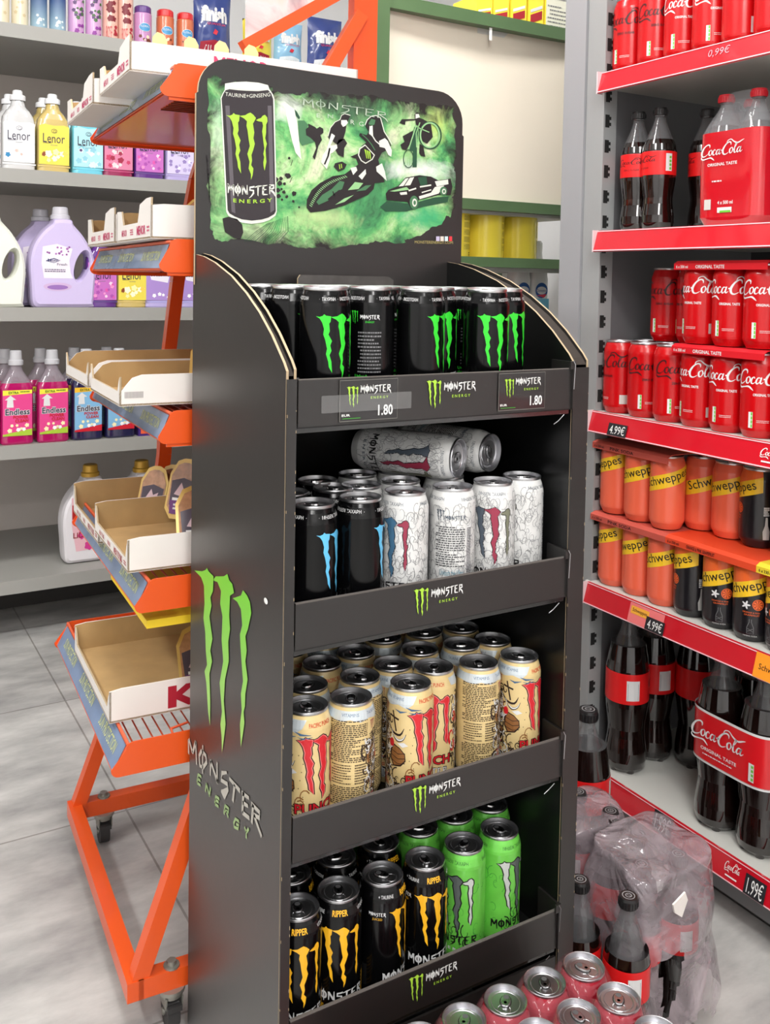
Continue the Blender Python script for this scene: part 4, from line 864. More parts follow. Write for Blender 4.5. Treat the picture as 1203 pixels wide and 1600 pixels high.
# topper material and multipacks
def topper(name,y_far,n,z,cardm,txt,label,group,x0=XC-.042,x1=XC+.125,txtm=WT,txt2=None):
    ya,yb=y_far+SP*.5,y_far-SP*(n-.5)
    t=thing(name,label,'carton top',(x0,(ya+yb)/2,z),0,group); L=ya-yb; W=x1-x0
    b=MB(); P=[(0,-.012),(.002,-.012),(.002,.0),(.012,.0045),(W-.008,.0045),(W-.002,0),(W-.002,-.012),(W,-.012),(W,.0),(W-.006,.006),(.010,.006),(0,.0005)]
    b.prism(P,lambda u,v,k:(u,(-L/2,L/2)[k],v),cardm); b.build('card_sleeve',t)
    b=MB(); fn=lambda u,v:(-.0004,L/2-u,v)
    b.put(fit(text('6 x 330 ml',bold=.02),.006,-.009,.036,-.003),txtm,fn); b.put(fit(text(txt,bold=.02),.055,-.0095,.125,-.0025),txtm,fn); b.build('lettering',t)
    return t
def canrow(key,ks,z,x,rots,labf,grp):
    for k in ks: place(key,x,ypos(k),z,RF+R_(rots[k%len(rots)]),labf(k),grp,name=None)
zA,zB,zC_,zD,zE=RZ[4],RZ[3],RZ[2],RZ[1],RZ[0]
rot=[38,-6,-10,12,8,6,4,2]
placew=['at the far end','second from the far end','third from the far end','fourth from the far end','fifth from the far end','sixth from the far end','seventh from the far end','nearest at right edge']
canrow('zero',(0,1,2),zC_,XC,[-12,66,76],lambda k:'plain red sugar free cola can with dark script, lower layer, '+placew[k],'dark script cola cans on the middle shelf')
canrow('cola',(3,4,5,6),zC_,XC,[8,0,0,8,32,48,44],lambda k:'red cola can with white script, lower layer of middle shelf, '+placew[k],'white script cola cans, lower layer')
canrow('cola',(3,4,5,6),zC_+HC+.007,XC,[8,0,0,8,32,48,44],lambda k:'red cola can with white script, upper layer of middle shelf, '+placew[k],'white script cola cans, upper layer')
for k,lx in ((1,'left'),(2,'right')): place('zero',XC+.075,ypos(k-.15),zC_+HC+.001,RF+R_((30,-6)[k-1]),'dim red cola can set back on the upper layer, '+lx+' of the two','dark script cola cans set back')
for k in (0,1,2): place('zero',XC+.0755,ypos(k),zC_,RF,'red cola can in second row under set back cans, '+placew[k],'dark script cola cans, second row')
CRD=mat('carton_red',(206,24,36),.4)
topper('multipack_sleeve',ypos(3),3,zC_+HC,CRD,'ORIGINAL TASTE','red cardboard sleeve over lower layer of white script cola cans','red cola sleeves',x1=XC+.10)
topper('multipack_sleeve',ypos(3),3,zC_+2*HC+.007,CRD,'ORIGINAL TASTE','red cardboard sleeve over upper layer of white script cola cans','red cola sleeves',x1=XC+.10)
# top shelf
for k in range(7):
    place('zero' if k<2 else 'cola',XC,ypos(k),zA,RF+R_([28,60,50,70,110,90,60][k]),('red cola can with dark script on the top shelf, ' if k<2 else 'red cola can with white script on the top shelf, ')+placew[k],'cola cans on the top shelf')
# mixer shelf
for k in range(3): place('coral',XC,ypos(k),zD,RF+R_([-28,6,46][k]),'coral mixer can with yellow band, lower layer, '+placew[k],'coral mixer cans lower layer')
for k in range(3,8): place('citrus',XC,ypos(k),zD,RF+R_([0,0,0,-40,36,34,-20,30][k]),'black mixer can with yellow band and orange slice, lower layer, '+placew[k],'black mixer cans lower layer')
z2=zD+HC-.006+.008
for k in range(3): place('coral',XC,ypos(k),z2,RF+R_([-20,30,42][k]),'coral mixer can with yellow band, upper layer, '+placew[k],'coral mixer cans upper layer')
for k,a in ((3,80),(4,20)): place('coral',XC+.062,ypos(k-.5),z2,RF+R_(a),'dim coral mixer can set back on upper layer, '+('left' if k==3 else 'right')+' of the pair','coral mixer cans set back')
for k,a in ((5,-50),(6,30)): place('citrus',XC+.060,ypos(k-.55),z2,RF+R_(a),'black mixer can set back on upper layer, '+('left' if k==5 else 'right')+' of the pair','black mixer cans set back')
topper('multipack_sleeve',ypos(0),3,zD+HC-.006,mat('carton_coral',(196,84,70),.5),'PINK SODA','coral cardboard sleeve over the lower coral mixer cans','mixer sleeves',txtm=ZI,x1=XC+.1)
topper('multipack_sleeve',ypos(3),3,zD+HC-.006,mat('carton_orange',(226,72,36),.5),'ORANGE & PINK GRAPEFRUIT','orange cardboard sleeve over the lower black mixer cans','mixer sleeves',txtm=ZI,x1=XC+.1)
topper('multipack_sleeve',ypos(6),2,zD+HC-.006,mat('carton_yellow',(232,204,50),.5),'CITRUS','yellow cardboard sleeve at the right edge of the mixer shelf','mixer sleeves',txtm=INK,x1=XC+.1)
topper('multipack_sleeve',ypos(0),3,z2+HC-.006,mat('carton_coral',(196,84,70),.5),'PINK SODA','coral cardboard sleeve over the upper coral mixer cans','mixer sleeves',txtm=ZI,x1=XC+.1)
# ------------------------------------------------------------------ cola bottles
COLA=mat('cola_liquid',(20,9,7),.06,coat=1); PET=mat('clear_plastic',(120,120,122),.05,alpha=.42,coat=1); CAPB=mat('cap_black',(30,29,30),.35); CAPR=mat('cap_red',(200,30,44),.4)
def bottle(Rb,Hb,capm,lab=True,ink=ZI,fillz=.74,name='cola_bottle',labm=None,barcode=False,full=True):
    t=thing(name,'x','bottle'); n=32; q=lambda r,z,*m:(Rb*r,Hb*z)+m
    prof=[q(0,.012),q(.35,.008),q(.55,.0),q(.72,.004),q(.9,.03),q(.97,.07),q(.95,.13),q(.86,.22),q(.84,.27),q(.93,.36),q(.99,.42),q(1,.47),q(1,.62),q(.99,.65),q(.93,.70),q(.80,fillz)]
    up=[q(.80,fillz),q(.62,.80),q(.44,.86),q(.34,.905),q(.31,.925),q(.36,.928),q(.36,.938),q(.30,.94),q(.30,.95)]
    b=MB(); b.lathe(prof,COLA if full else PET,n); 
    # petal feet
    for k in range(5):
        a=2*PI*k/5; b.lathe([(Rb*.02,0.001),(Rb*.2,.0),(Rb*.30,.012*Hb/.3),(Rb*.28,.04*Hb/.3),(Rb*.1,.06*Hb/.3)],COLA if full else PET,10,ax=(Rb*.62*math.sin(a),Rb*.62*math.cos(a)))
    b.build('body',t)
    b=MB(); b.lathe(up,PET,n); b.build('neck',t)
    b=MB(); r=Rb*.42; b.lathe([(r*.98,Hb*.94),(r,Hb*.945),(r,Hb*.985),(r*.92,Hb),(0,Hb)],capm,20)
    for k in range(20):
        a=2*PI*k/20; b.bar((r*1.01*math.sin(a),r*1.01*math.cos(a),Hb*.948),(r*1.01*math.sin(a),r*1.01*math.cos(a),Hb*.98),.0012,.0012,capm)
    zz=Hb+.0003
    for rr_ in (.62,.3):
        b.put(stroke([(x,y) for x,y in ringpts(0,0,r*rr_,r*rr_,20)],r*.07),mat('cap_print',(170,170,172),.4),lambda u,v:(u,v,zz))
    b.put(fit(LOGO,-r*.25,-r*.12,r*.25,r*.12),mat('cap_print',(170,170,172),.4),lambda u,v:(u,v,zz))
    b.build('cap',t)
    if lab:
        lm=labm or mat('label_red',(222,26,28),.35)
        b=MB(); b.lathe([(Rb*1.008,Hb*.45),(Rb*1.012,Hb*.455),(Rb*1.012,Hb*.635),(Rb*1.006,Hb*.64)],lm,n)
        lf=lambda u,v:((Rb*1.016)*math.sin(u/Rb),-(Rb*1.016)*math.cos(u/Rb),v)
        b.put(fit(LOGO,-Rb*1.0,Hb*.535,Rb*1.0,Hb*.61),ink,lf,Rb*.15); b.put(fit(text('ZERO SUGAR' if ink is ZI else 'ORIGINAL TASTE'),-Rb*.5,Hb*.50,Rb*.5,Hb*.515),ink,lf,Rb*.15)
        b.put(rect(Rb*1.5,Hb*.48,Rb*1.9,Hb*.62),WT,lf,Rb*.15); b.put(merge([rect(Rb*1.72,Hb*(.49+.03*k),Rb*1.86,Hb*(.51+.03*k)) for k in range(4)]),mat('label_green',(110,190,60),.4),lambda u,v:((Rb*1.02)*math.sin(u/Rb),-(Rb*1.02)*math.cos(u/Rb),v))
        b.put(rect(-Rb*2.3,Hb*.475,-Rb*1.7,Hb*.60),WT,lf,Rb*.15); b.put(merge([rect(-Rb*2.25,Hb*(.48+.008*k),-Rb*1.75,Hb*(.484+.008*k)) for k in range(13)]),INK,lambda u,v:((Rb*1.02)*math.sin(u/Rb),-(Rb*1.02)*math.cos(u/Rb),v))
        b.build('label_band',t)
    return t
designs['b500']=bottle(.036,.262,CAPB)
designs['b500r']=bottle(.036,.262,CAPR,lab=False,fillz=.76)
designs['b15']=bottle(.0475,.355,CAPB,fillz=.80)
designs['b15r']=bottle(.0475,.355,CAPR,lab=False,fillz=.80)
designs['b1']=bottle(.0355,.272,CAPB,fillz=.66)
XB=1.535
for i,(k,dx_,a) in enumerate(((0.25,0,22),(1.1,0.0,-20),(1.75,.09,-50),(2.75,.08,20))):
    place('b500',XB+dx_,ypos(k),zB,RF+R_(a),'small black capped cola bottle on second shelf, '+['leftmost','second from left','set back behind the second','half hidden by the wrapped red pack'][i],'loose half litre bottles')
# shrink wrapped pack of four
FILM=mat('shrink_film_red',(196,18,34),.12,coat=1); FC=mat('shrink_film_clear',(235,235,240),.06,alpha=.16,coat=1)
pk=thing('bottle_multipack','shrink wrapped pack of small cola bottles in red printed film with red caps','multipack',(XB,ypos(3.95),zB),RF)
yy=[(-.038,0),(.038,0),(-.038,.076),(.038,.076)]
src=designs['b500r']; first=True
for (ux,uy) in yy:
    o=src if first else copytree(src); first=False; o.parent=pk; o.location=(ux,uy,0)
    for kk in ('label','category','group'):
        if kk in o.keys(): del o[kk]
    o.name='bottle'
src=None
def loftring(secs,m,n=48): return MB().loft(secs,m,n,cap=False)
b=MB(); ctr=.038
b.loft([(.004,.070,.072,5,0,ctr),(.02,.0765,.077,6,0,ctr),(.10,.0765,.077,7,0,ctr),(.185,.0765,.077,6,0,ctr)],FILM,64,cap=False)
ff=lambda u,v:(u,ctr-.0782,v)
o=b.build('printed_film',pk)
b=MB(); b.put(fit(LOGO,-.062,.130,.040,.168),WT,ff); b.put(fit(text('ORIGINAL TASTE',bold=.02),-.045,.119,.025,.125),WT,ff); b.put(rect(-.050,.035,-.034,.055),mat('blank_code_patch',(200,196,190),.5),ff); b.put(fit(text('4 x 500 ml',bold=.02),-.018,.044,.018,.051),WT,ff); b.put(rect(-.018,.028,.016,.038),WT,ff); b.put(rect(-.012,.028,.014,.032),mat('label_green',(110,190,60),.4),lambda u,v:(u,ctr-.0786,v)); b.put(lines(-.04,.03,.092,.087,1,seed=2),WT,ff)
b.build('film_lettering',o)
b=MB(); b.loft([(.185,.0765,.077,6,0,ctr),(.215,.066,.068,4,0,ctr),(.245,.052,.054,3,0,ctr),(.263,.045,.047,3,0,ctr)],FC,64,cap=False); b.build('clear_film',pk)
# bottom shelf bottles
XE=1.540
for i,(x,y,a) in enumerate(((XE-.003,1.505,175),(XE+.09,1.515,190),(XE+.15,1.44,200))):
    place('b15',x,y,zE,RF+R_(a),'large cola bottle with red label on bottom shelf, '+['leftmost at the front','standing behind the front one','deep behind beside the wrapped pack'][i],'large loose bottles')
pk=thing('bottle_multipack','wrapped pack of large cola bottles behind one wide red printed label','multipack',(XE,1.20,zE),RF)
first=True; src=designs['b15r']
for (ux,uy) in ((-.051,0),(.051,0),(-.051,.1),(.051,.1)):
    o=src if first else copytree(src); first=False; o.parent=pk; o.location=(ux,uy,0)
    for kk in ('label','category','group'):
        if kk in o.keys(): del o[kk]
    o.name='bottle'
b=MB(); ctr=.05
secs=lambda z0,z1:[(z0,.1000,.1000,4.6,0,ctr),(z1,.1000,.1000,4.6,0,ctr)]
b.loft(secs(.140,.238),mat('wrap_label_red',(214,20,30),.3,coat=.6),72,cap=False)
b.loft(secs(.1365,.1415),WT,72,cap=False); b.loft([(q[0],q[1]+.0003,q[2]+.0003)+q[3:] for q in secs(.2365,.2415)],WT,72,cap=False)
o=b.build('wrap_label',pk)
ff=lambda u,v:(u,ctr-.1022,v)
b=MB(); b.put(fit(LOGO,-.080,.175,.050,.226),WT,ff); b.put(fit(text('ORIGINAL TASTE',bold=.02),-.055,.163,.030,.170),WT,ff); b.put(lines(-.05,.025,.158,.154,1,seed=9),WT,ff)
b.put(rect(.058,.150,.070,.185),WT,ff); b.put(merge([rect(.064,.153+.008*k,.069,.158+.008*k) for k in range(4)]),mat('label_green',(110,190,60),.4),lambda u,v:(u,ctr-.1028,v)); b.build('label_lettering',o)
# ------------------------------------------------------------------ floor goods beside the display
for i,(x,y,a) in enumerate(((1.318,1.395,60),)):
    o=place('b15',x,y,0,R_(-60),'tall cola bottle with red label standing on floor by the shelving corner','')
caps=[(1.193,1.282,0),(1.200,1.206,0),(1.118,1.150,0),(1.190,1.130,0),(1.207,1.056,0),(1.133,1.066,0),(1.018,1.085,0),(1.056,1.018,0)]
fl=['black capped cola bottle at the back, close behind the dark display','black capped cola bottle at the back of the floor group','black capped cola bottle leaning forward in the floor group','black capped cola bottle nearest the red rail','cola bottle at the right under the milky film','cola bottle in the middle under the milky film','short cola bottle at the display edge behind the red cans','short cola bottle just right of the display edge, front','cola bottle at the front under the torn film','cola bottle at the front right under the torn film']
for (x,y,a),l in zip(caps,fl):
    o=place('b500' if a else 'b1',x,y,0,R_(-40+random.uniform(60,200)),l,'wrapped cola bottles on the floor')
    if 'leaning' in l: o.rotation_euler=(R_(10),R_(-5),R_(120)); o.location=(x+.012,y+.02,.006)
# crumpled film: shell draped over the bottles
def film(name,cx,cy,rx,ry,h,seed,label,a=0.,torn=True):
    FM=bpy.data.materials.get('crumpled_film')
    if FM is None:
        FM=mat('crumpled_film',(170,156,162),.16,alpha=.24,coat=1)
        nt=FM.node_tree; p=nt.nodes['Principled BSDF']; tc=nt.nodes.new('ShaderNodeTexCoord')
        n=nt.nodes.new('ShaderNodeTexNoise'); n.inputs['Scale'].default_value=11; n.inputs['Detail'].default_value=3; n.inputs['Distortion'].default_value=1.0; nt.links.new(tc.outputs['Object'],n.inputs[0])
        bu=nt.nodes.new('ShaderNodeBump'); bu.inputs['Strength'].default_value=1; bu.inputs['Distance'].default_value=.02; nt.links.new(n.outputs['Fac'],bu.inputs['Height']); nt.links.new(bu.outputs[0],p.inputs['Normal']); nt.links.new(bu.outputs[0],p.inputs['Coat Normal'])
        n2=nt.nodes.new('ShaderNodeTexNoise'); n2.inputs['Scale'].default_value=9; n2.inputs['Detail'].default_value=5; n2.inputs['Distortion'].default_value=2.5; nt.links.new(tc.outputs['Object'],n2.inputs[0])
        r=nt.nodes.new('ShaderNodeMapRange'); r.inputs[1].default_value=.42; r.inputs[2].default_value=.72; r.inputs[3].default_value=.45; r.inputs[4].default_value=.78; nt.links.new(n2.outputs['Fac'],r.inputs[0]); nt.links.new(r.outputs[0],p.inputs['Alpha'])
    b=MB(); nu,nv=90,46; vs=[];
    for j in range(nv+1):
        v=j/nv
        for i in range(nu):
            t=2*PI*i/nu; c,s=math.cos(t),math.sin(t)
            if v<.35: rr_=(v/.35)**.8*.86; z=h*(1.0+.02*(1-v/.35))
            else: q=(v-.35)/.65; rr_=.86+.14*math.sin(q*PI/2)+.05*q; z=h*(1-q)
            k=(abs(c)**4+abs(s)**4)**(-.25)
            x=rx*rr_*k*c;y=ry*rr_*k*s
            nn=noise.noise_vector(Vector((x*11+seed,y*11,z*9)))+noise.noise_vector(Vector((x*30+seed,y*30,z*26)))*.4
            am=.013
            vs.append((x+nn.x*am,y+nn.y*am,max(.004,z+nn.z*am)))
    fs=[]
    for j in range(nv):
        for i in range(nu):
            q=(j/nv)
            if torn:
                t=2*PI*i/nu; hole=noise.noise(Vector((math.cos(t)*1.6+seed,math.sin(t)*1.6,q*2.2)))
                if q>.62 and hole>.30: continue
                if q>.90+.10*noise.noise(Vector((i*.25,seed,0))): continue
            fs.append((j*nu+i,j*nu+(i+1)%nu,(j+1)*nu+(i+1)%nu,(j+1)*nu+i))
    b.add(vs,fs,FM,True); o=b.build(name,loc=(cx,cy,0),rz=a); sett(o,label,'plastic film'); return o
film('crumpled_film',1.168,1.082,.098,.090,.284,3.3,'torn crumpled clear plastic film over the cola bottles on the floor',R_(4))
film('crumpled_film',1.135,1.238,.11,.070,.268,8.1,'smooth clear film around the bottles beside the dark display',0,False)
b=MB(); b.prism([(0,0),(.016,-.012),(.028,.012),(.022,.026),(-.004,.014)],lambda u,v,k:(u,-.003*k,v),PAPER); o=b.build('paper_scrap',loc=(1.117,.983,.246)); sett(o,'small torn white paper scrap caught in the crumpled film','paper')
# red can tray, two layers
PK=mat('can_pink_red',(168,36,52),.3,coat=.4); RT=.0330
designs['tray']=make_can('cola_can','x','can',RT,.125,PK,[(fit(LOGO,-.045,.05,.045,.085),WT,1,0),(tx('ORIGINAL TASTE',0,.092,.004,.034,'c'),ZI,1,.5)],lidmat=ALU)
fpk=mat('pink_film',(200,120,130),.14,alpha=.22,coat=1)
for lay in range(2):
    zb=.0 if lay==0 else .130
    tr=thing('carton_tray','flat cardboard tray holding the '+('upper' if lay else 'lower')+' layer of red cans on the floor','tray',(.74,.87,zb),0,'trays of red cans')
    b=MB(); b.box(-.20,.200,-.145,.125,0,.004,KRAFT)
    for (a_,c_,d_,e_) in ((-.20,-.197,-.145,.125),(.197,.200,-.145,.125),(-.20,.2,-.145,-.142),(-.2,.2,.122,.125)): b.box(a_,c_,d_,e_,0,.03,KRAFT)
    b.build('tray_body',tr)
    for r_ in range(4):
        for c_ in range(6):
            if lay==0 and (r_ not in(0,3)) and c_!=5: continue
            x=.904-.0672*c_; y=.955-.0675*r_-(.0 if c_ else .004)
            place('tray',x,y,zb+.0045,R_(random.uniform(-60,40)),'red can, '+('upper' if lay else 'lower')+' floor tray, '+['back','second','third','front'][r_]+' row, '+['right end','second from right','third from right','third from left','second from left','left end'][c_],'red cans in the floor trays')
b=MB(); 
nx,ny=60,34; x0,x1,y0,y1=-.203,.205,-.145,.123; vs=[]
for j in range(ny+1):
    for i in range(nx+1):
        x=x0+(x1-x0)*i/nx;y=y0+(y1-y0)*j/ny
        # drape: high over can rims, sag between
        cx_=round((.164-x)/.0672); cy_=round((.085-y)/.0675); ddx=x-(.164-.0672*cx_); ddy=y-(.085-.0675*cy_); d=math.hypot(ddx,ddy)
        z=.127-.030*max(0,(d-.029)/.018)**1.3 if d>.029 else .127
        edge=min(i,nx-i,j,ny-j)
        if edge==0: z=.02
        vs.append((x,y,z))
fs=[]
for j in range(ny):
    for i in range(nx):
        # film torn open above each lid
        cxm=sum(vs[q][0] for q in (j*(nx+1)+i,(j+1)*(nx+1)+i+1))/2; cym=sum(vs[q][1] for q in (j*(nx+1)+i,(j+1)*(nx+1)+i+1))/2
        cx_=round((.164-cxm)/.0672); cy_=round((.085-cym)/.0675); d=math.hypot(cxm-(.164-.0672*cx_),cym-(.085-.0675*cy_))
        if d<.028: continue
        fs.append((j*(nx+1)+i,j*(nx+1)+i+1,(j+1)*(nx+1)+i+1,(j+1)*(nx+1)+i))
b.add(vs,fs,fpk,True); b.build('shrink_film',tr)
# ------------------------------------------------------------------ orange rack (yaw -3.2 deg, origin at near left base)
RA=R_(-3.2)
rack=t=thing('display_rack','orange wheeled wire rack with slanted blue strips, left of the black display','rack',(.446,1.432,0),RA)
DORG=mat('orange_paint',(226,84,24)); STRIPE=mat('strip_blue',(120,140,172),.25,coat=.6,var=.18,vscale=14); STX=mat('strip_text_yellow',(196,200,140),.4); SEDGE=mat('orange_edge',(222,96,60),.35)
LEN=.578
TR5=[(.0,1.487,.0,.02),(.0,1.218,.0,.016),(.0,.951,.0,.017),(-.035,.689,-.035,.02),(-.070,.436,-.07,.023)]
TD=.50
def rrect(x0,z0,x1,z1,sl,r=.012):
    P=[]
    # plate in x-z: left edge slanted by sl; rounded left corners
    c=[(x0,z0),(x0+sl,z1)]
    for k in range(5): a=PI*1.5-PI/2*k/4; P.append((x0+r+r*math.cos(a),z0+r+r*math.sin(a)))
    for k in range(5): a=PI-PI/2*k/4; P.append((x0+sl+r+r*math.cos(a),z1-r+r*math.sin(a)))
    P+=[(x1,z1),(x1,z0)]
    return P
for i,(xb,zb,_,sl) in enumerate(TR5):
    h=.052
    b=MB(); b.prism(rrect(xb-.004,zb,xb+TD,zb+h,sl),lambda u,v,k:(u,-.002+.002*k,v),ORANGE); near=b.build('tray_side',t)
    b=MB(); b.prism(rrect(xb-.004,zb-.004,xb+TD,zb+h-.002,sl),lambda u,v,k:(u,LEN+.002*k,v),ORANGE); b.build('tray_side',t)
    b=MB(); A=[(xb,zb+.004),(xb+sl,zb+h-.006),(xb+sl+.003,zb+h-.006),(xb+.003,zb+.004)]
    b.prism(A,lambda u,v,k:(u,LEN*k,v),SEDGE); b.wire([(xb+sl,0,zb+h-.005),(xb+sl,LEN,zb+h-.005)],.003,SEDGE); st=b.build('front_strip_holder',t)
    b=MB(); sf=lambda u,v,xb=xb,zb=zb,sl=sl:(xb+sl*v-.0012,LEN-u,zb+.004+.042*v)
    b.put(rect(.008,.06,LEN-.008,.95),STRIPE,sf)
    for k in range(3): b.put(fit(text('SUN PROTECTION',bold=.01),.05+k*.185,.34,.17+k*.185,.72),STX,lambda u,v,sf=sf:tuple(a-(.0006 if q==0 else 0) for q,a in enumerate(sf(u,v))))
    b.build('printed_strip',st)
    b=MB()
    zf=zb+.010
    if i<3:
        b.box(xb+.004,xb+TD,.001,LEN-.001,zb+.002,zb+.004,ORANGE)
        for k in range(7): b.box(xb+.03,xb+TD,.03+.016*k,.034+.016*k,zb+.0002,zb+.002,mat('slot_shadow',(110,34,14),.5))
        for yy in (.003,LEN): b.bar((xb+.01,yy,zb-.002),(xb+TD,yy,zb-.002),.006,.006,ORANGE)
    if i>=1:
        for k in range(28): 
            xx=xb+.03+.017*k
            if xx<xb+TD: b.cyl((xx,.002,zf),(xx,LEN-.002,zf),.0016,SEDGE,6)
        for yy in (.06,.2,.34,.48): b.wire([(xb+sl+.002,yy,zb+h-.006),(xb+.02,yy,zf-.002),(xb+TD,yy,zf-.002)],.0018,SEDGE)
        for yy in (.012,LEN-.012): b.wire([(xb+sl+.01,yy,zb+h-.012),(xb+TD,yy,zb+h-.012)],.0018,SEDGE)
        for yy in (.012,LEN-.012):
            for k in range(5): xx=xb+.05+k*.085; b.wire([(xx,yy,zb+h-.012),(xx,yy+(.006 if yy<.1 else -.006),zf)],.0016,SEDGE)
        b.wire([(xb+.035,.016,zb+h-.02),(xb+.10,.016,zb+h-.02),(xb+.10,.04,zb+h-.012),(xb+.13,.05,zb+h-.012)],.002,SEDGE)
    b.build('tray_floor',t)
bw=.026
legp=[(-.035,.075),(.017,.22),(.10,.46),(.118,.56),(.150,.83),(.158,1.04),(.176,1.20),(.215,1.42),(.24,1.50)]
for yy in (.012,LEN-.012):
    b=MB()
    for (xa,za),(xc,zc_) in zip(legp,legp[1:]): b.bar((xa,yy,za),(xc,yy,zc_),bw,bw,ORANGE,(0,1,0))
    b.build('leg',t)
b=MB(); zr=.083
b.bar((-.035,-.003,zr),(-.035,LEN+.003,zr),bw,.032,ORANGE); b.build('base_rail',t)
for yy in (.010,LEN-.01):
    b=MB(); b.bar((-.030,yy,zr),(.60,yy,zr),bw,.032,ORANGE); b.build('base_rail',t)
CG=mat('caster_grey',(150,148,140),.45,.6); CW=mat('caster_wheel',(48,46,46),.5)
for yy in (.008,LEN-.012):
    for xx in (.025,.55):
        b=MB(); b.cyl((xx,yy,zr+.016),(xx,yy,zr+.019),.013,CG,14); b.cyl((xx,yy,zr+.019),(xx,yy,zr+.026),.008,CG,6); b.cyl((xx,yy,zr-.016),(xx,yy,zr-.022),.022,CG,16); b.cyl((xx,yy,zr-.022),(xx,yy,zr-.03),.018,CG,16)
        for s in (-1,1): b.prism([(-.016,-.045),(.018,-.05),(.022,-.026),(-.018,-.026)],lambda u,v,k,s=s:(xx+s*.013+.002*k,yy+u,zr+v),CG)
        b.box(xx-.012,xx+.012,yy-.024,yy-.014,zr-.046,zr-.038,CW)
        ca=b.build('caster',t)
        b=MB(); b.cyl((xx-.010,yy+.004,.0245),(xx+.010,yy+.004,.0245),.0245,CW,20); b.cyl((xx-.0135,yy+.004,.0245),(xx+.0135,yy+.004,.0245),.006,CG,8); b.build('wheel',ca)
# mast, sloping top bar, brace, poster (world-ish coordinates converted to rack frame)
inv=Matrix.Translation((.446,1.432,0))@Matrix.Rotation(RA,4,'Z'); inv=inv.inverted()
def wl(x,y,z): return tuple(inv@Vector((x,y,z)))
b=MB(); b.bar(wl(.997,1.8,.08),wl(.997,1.8,2.15),.055,.03,ORANGE,(0,1,0)); b.build('mast',t)
b=MB(); b.bar(wl(.720,1.79,1.670),wl(1.01,1.79,1.86),.024,.024,ORANGE,(0,1,0)); b.build('sloping_bar',t)
b=MB(); b.bar(wl(.905,1.79,1.64),wl(.985,1.79,1.775),.028,.028,ORANGE,(0,1,0)); b.build('brace',t)
b=MB(); b.prism([(.730,1.688),(.955,1.836),(.985,2.2),(.730,2.2)],lambda u,v,k:wl(u,1.80+.004*k,v),ramp_mat('poster_print',[(.3,(150,176,186)),(.42,(188,202,190)),(.52,(214,212,214)),(.60,(170,160,168)),(.75,(206,214,206))],5,rough=.35,dist=.8)); b.build('poster_panel',t)
b=MB(); b.box(-.015,.45,.02,.30,.655,.668,mat('yellow_board',(244,208,44),.5)); b.build('yellow_board',t)
# ---- cardboard boxes and packs on the rack
def rloc(x,y,z): return tuple((Matrix.Translation((.446,1.432,0))@Matrix.Rotation(RA,4,'Z'))@Vector((x,y,z)))
PINKP=mat('pink_print',(206,62,110),.5); REDP=mat('red_print',(170,30,50),.5)
def tray_box(x,y,z,L,W,h,label,front='notch',txt='MENOR',tm=PINKP,side=None,hf=None,rz=0):
    # local: x 0..L (right), y 0..W (away)
    o=thing('cardboard_box',label,'box',rloc(x,y,z),RA+rz,'open cardboard boxes on the rack'); tk=.003
    b=MB(); b.box(0,L,0,W,0,tk,KRAFT); b.box(0,L,0,W,-.0006,0,PAPER)
    for (yo,yi) in ((0,tk),(W,W-tk)):
        lo,hi=min(yo,yi),max(yo,yi)
        P=[(0,0),(L,0),(L,h),(.02,h),(.0,h*.95)]
        if front=='cut': P=[(0,0),(L,0),(L,h),(.035,h),(.02,h*.9),(.0,h*.42)]
        b.prism(P,lambda u,v,k:(u,(lo,hi)[k],v),PAPER if yo==0 else KRAFT,PAPER)
        b.prism([(p[0]+.001,p[1]-.0008) for p in P],lambda u,v,k:(u,(yi+(.0004 if yo==0 else -.0004)),v),KRAFT,caps=(True,False))
        if yo: b.prism(P,lambda u,v,k:(u,yo+.0005,v),PAPER,caps=(True,False))
    b.box(L-tk,L,0,W,0,h,PAPER)
    hf=hf or h*.45
    if front=='notch':
        P=[(0,0),(W,0),(W,h),(W*.86,h*.98),(W*.80,hf),(W*.36,hf),(W*.30,h*1.05),(W*.12,h*1.18),(0,h*1.18)]
    else:
        P=[(0,0),(W,0),(W,h*.95),(W*.965,h*.75),(W*.93,hf),(W*.06,hf),(W*.03,h*.75),(0,h*.95)]
    b.prism(P,lambda u,v,k:(tk*k,u,v),PAPER,KRAFTEDGE); b.prism(P,lambda u,v,k:(tk+.0004,u,v),KRAFT,caps=(True,False))
    b.build('carton',o)
    b=MB(); fn=lambda u,v:(-.0005,W-u,v)
    if txt: b.put(fit(text(txt,bold=.02),W*.62,hf*.25,W*.86,hf*.8),tm,fn); b.put(fit(text(txt,bold=.01),W*.16,hf*.3,W*.32,hf*.7),tm,fn); b.put(lines(W*.42,W*.52,hf*.7,hf*.3,3,seed=4),tm,fn); b.put(lines(W*.9,W*.97,hf*.75,hf*.35,2,seed=5),tm,fn)
    if side: side(b)
    if b.v: b.build('print',o)
    return o
GOLD=mat('gold_rim',(206,172,96),.35,.25,coat=.4); FOOD=ramp_mat('food_brown',[(.35,(120,74,36)),(.6,(176,124,66))],60,rough=.2,coat=1); LBL=mat('pack_label_dark',(74,64,76),.35); LBP=mat('pack_label_purple',(98,44,110),.35); LPK=mat('pack_label_pink',(206,178,184),.4)
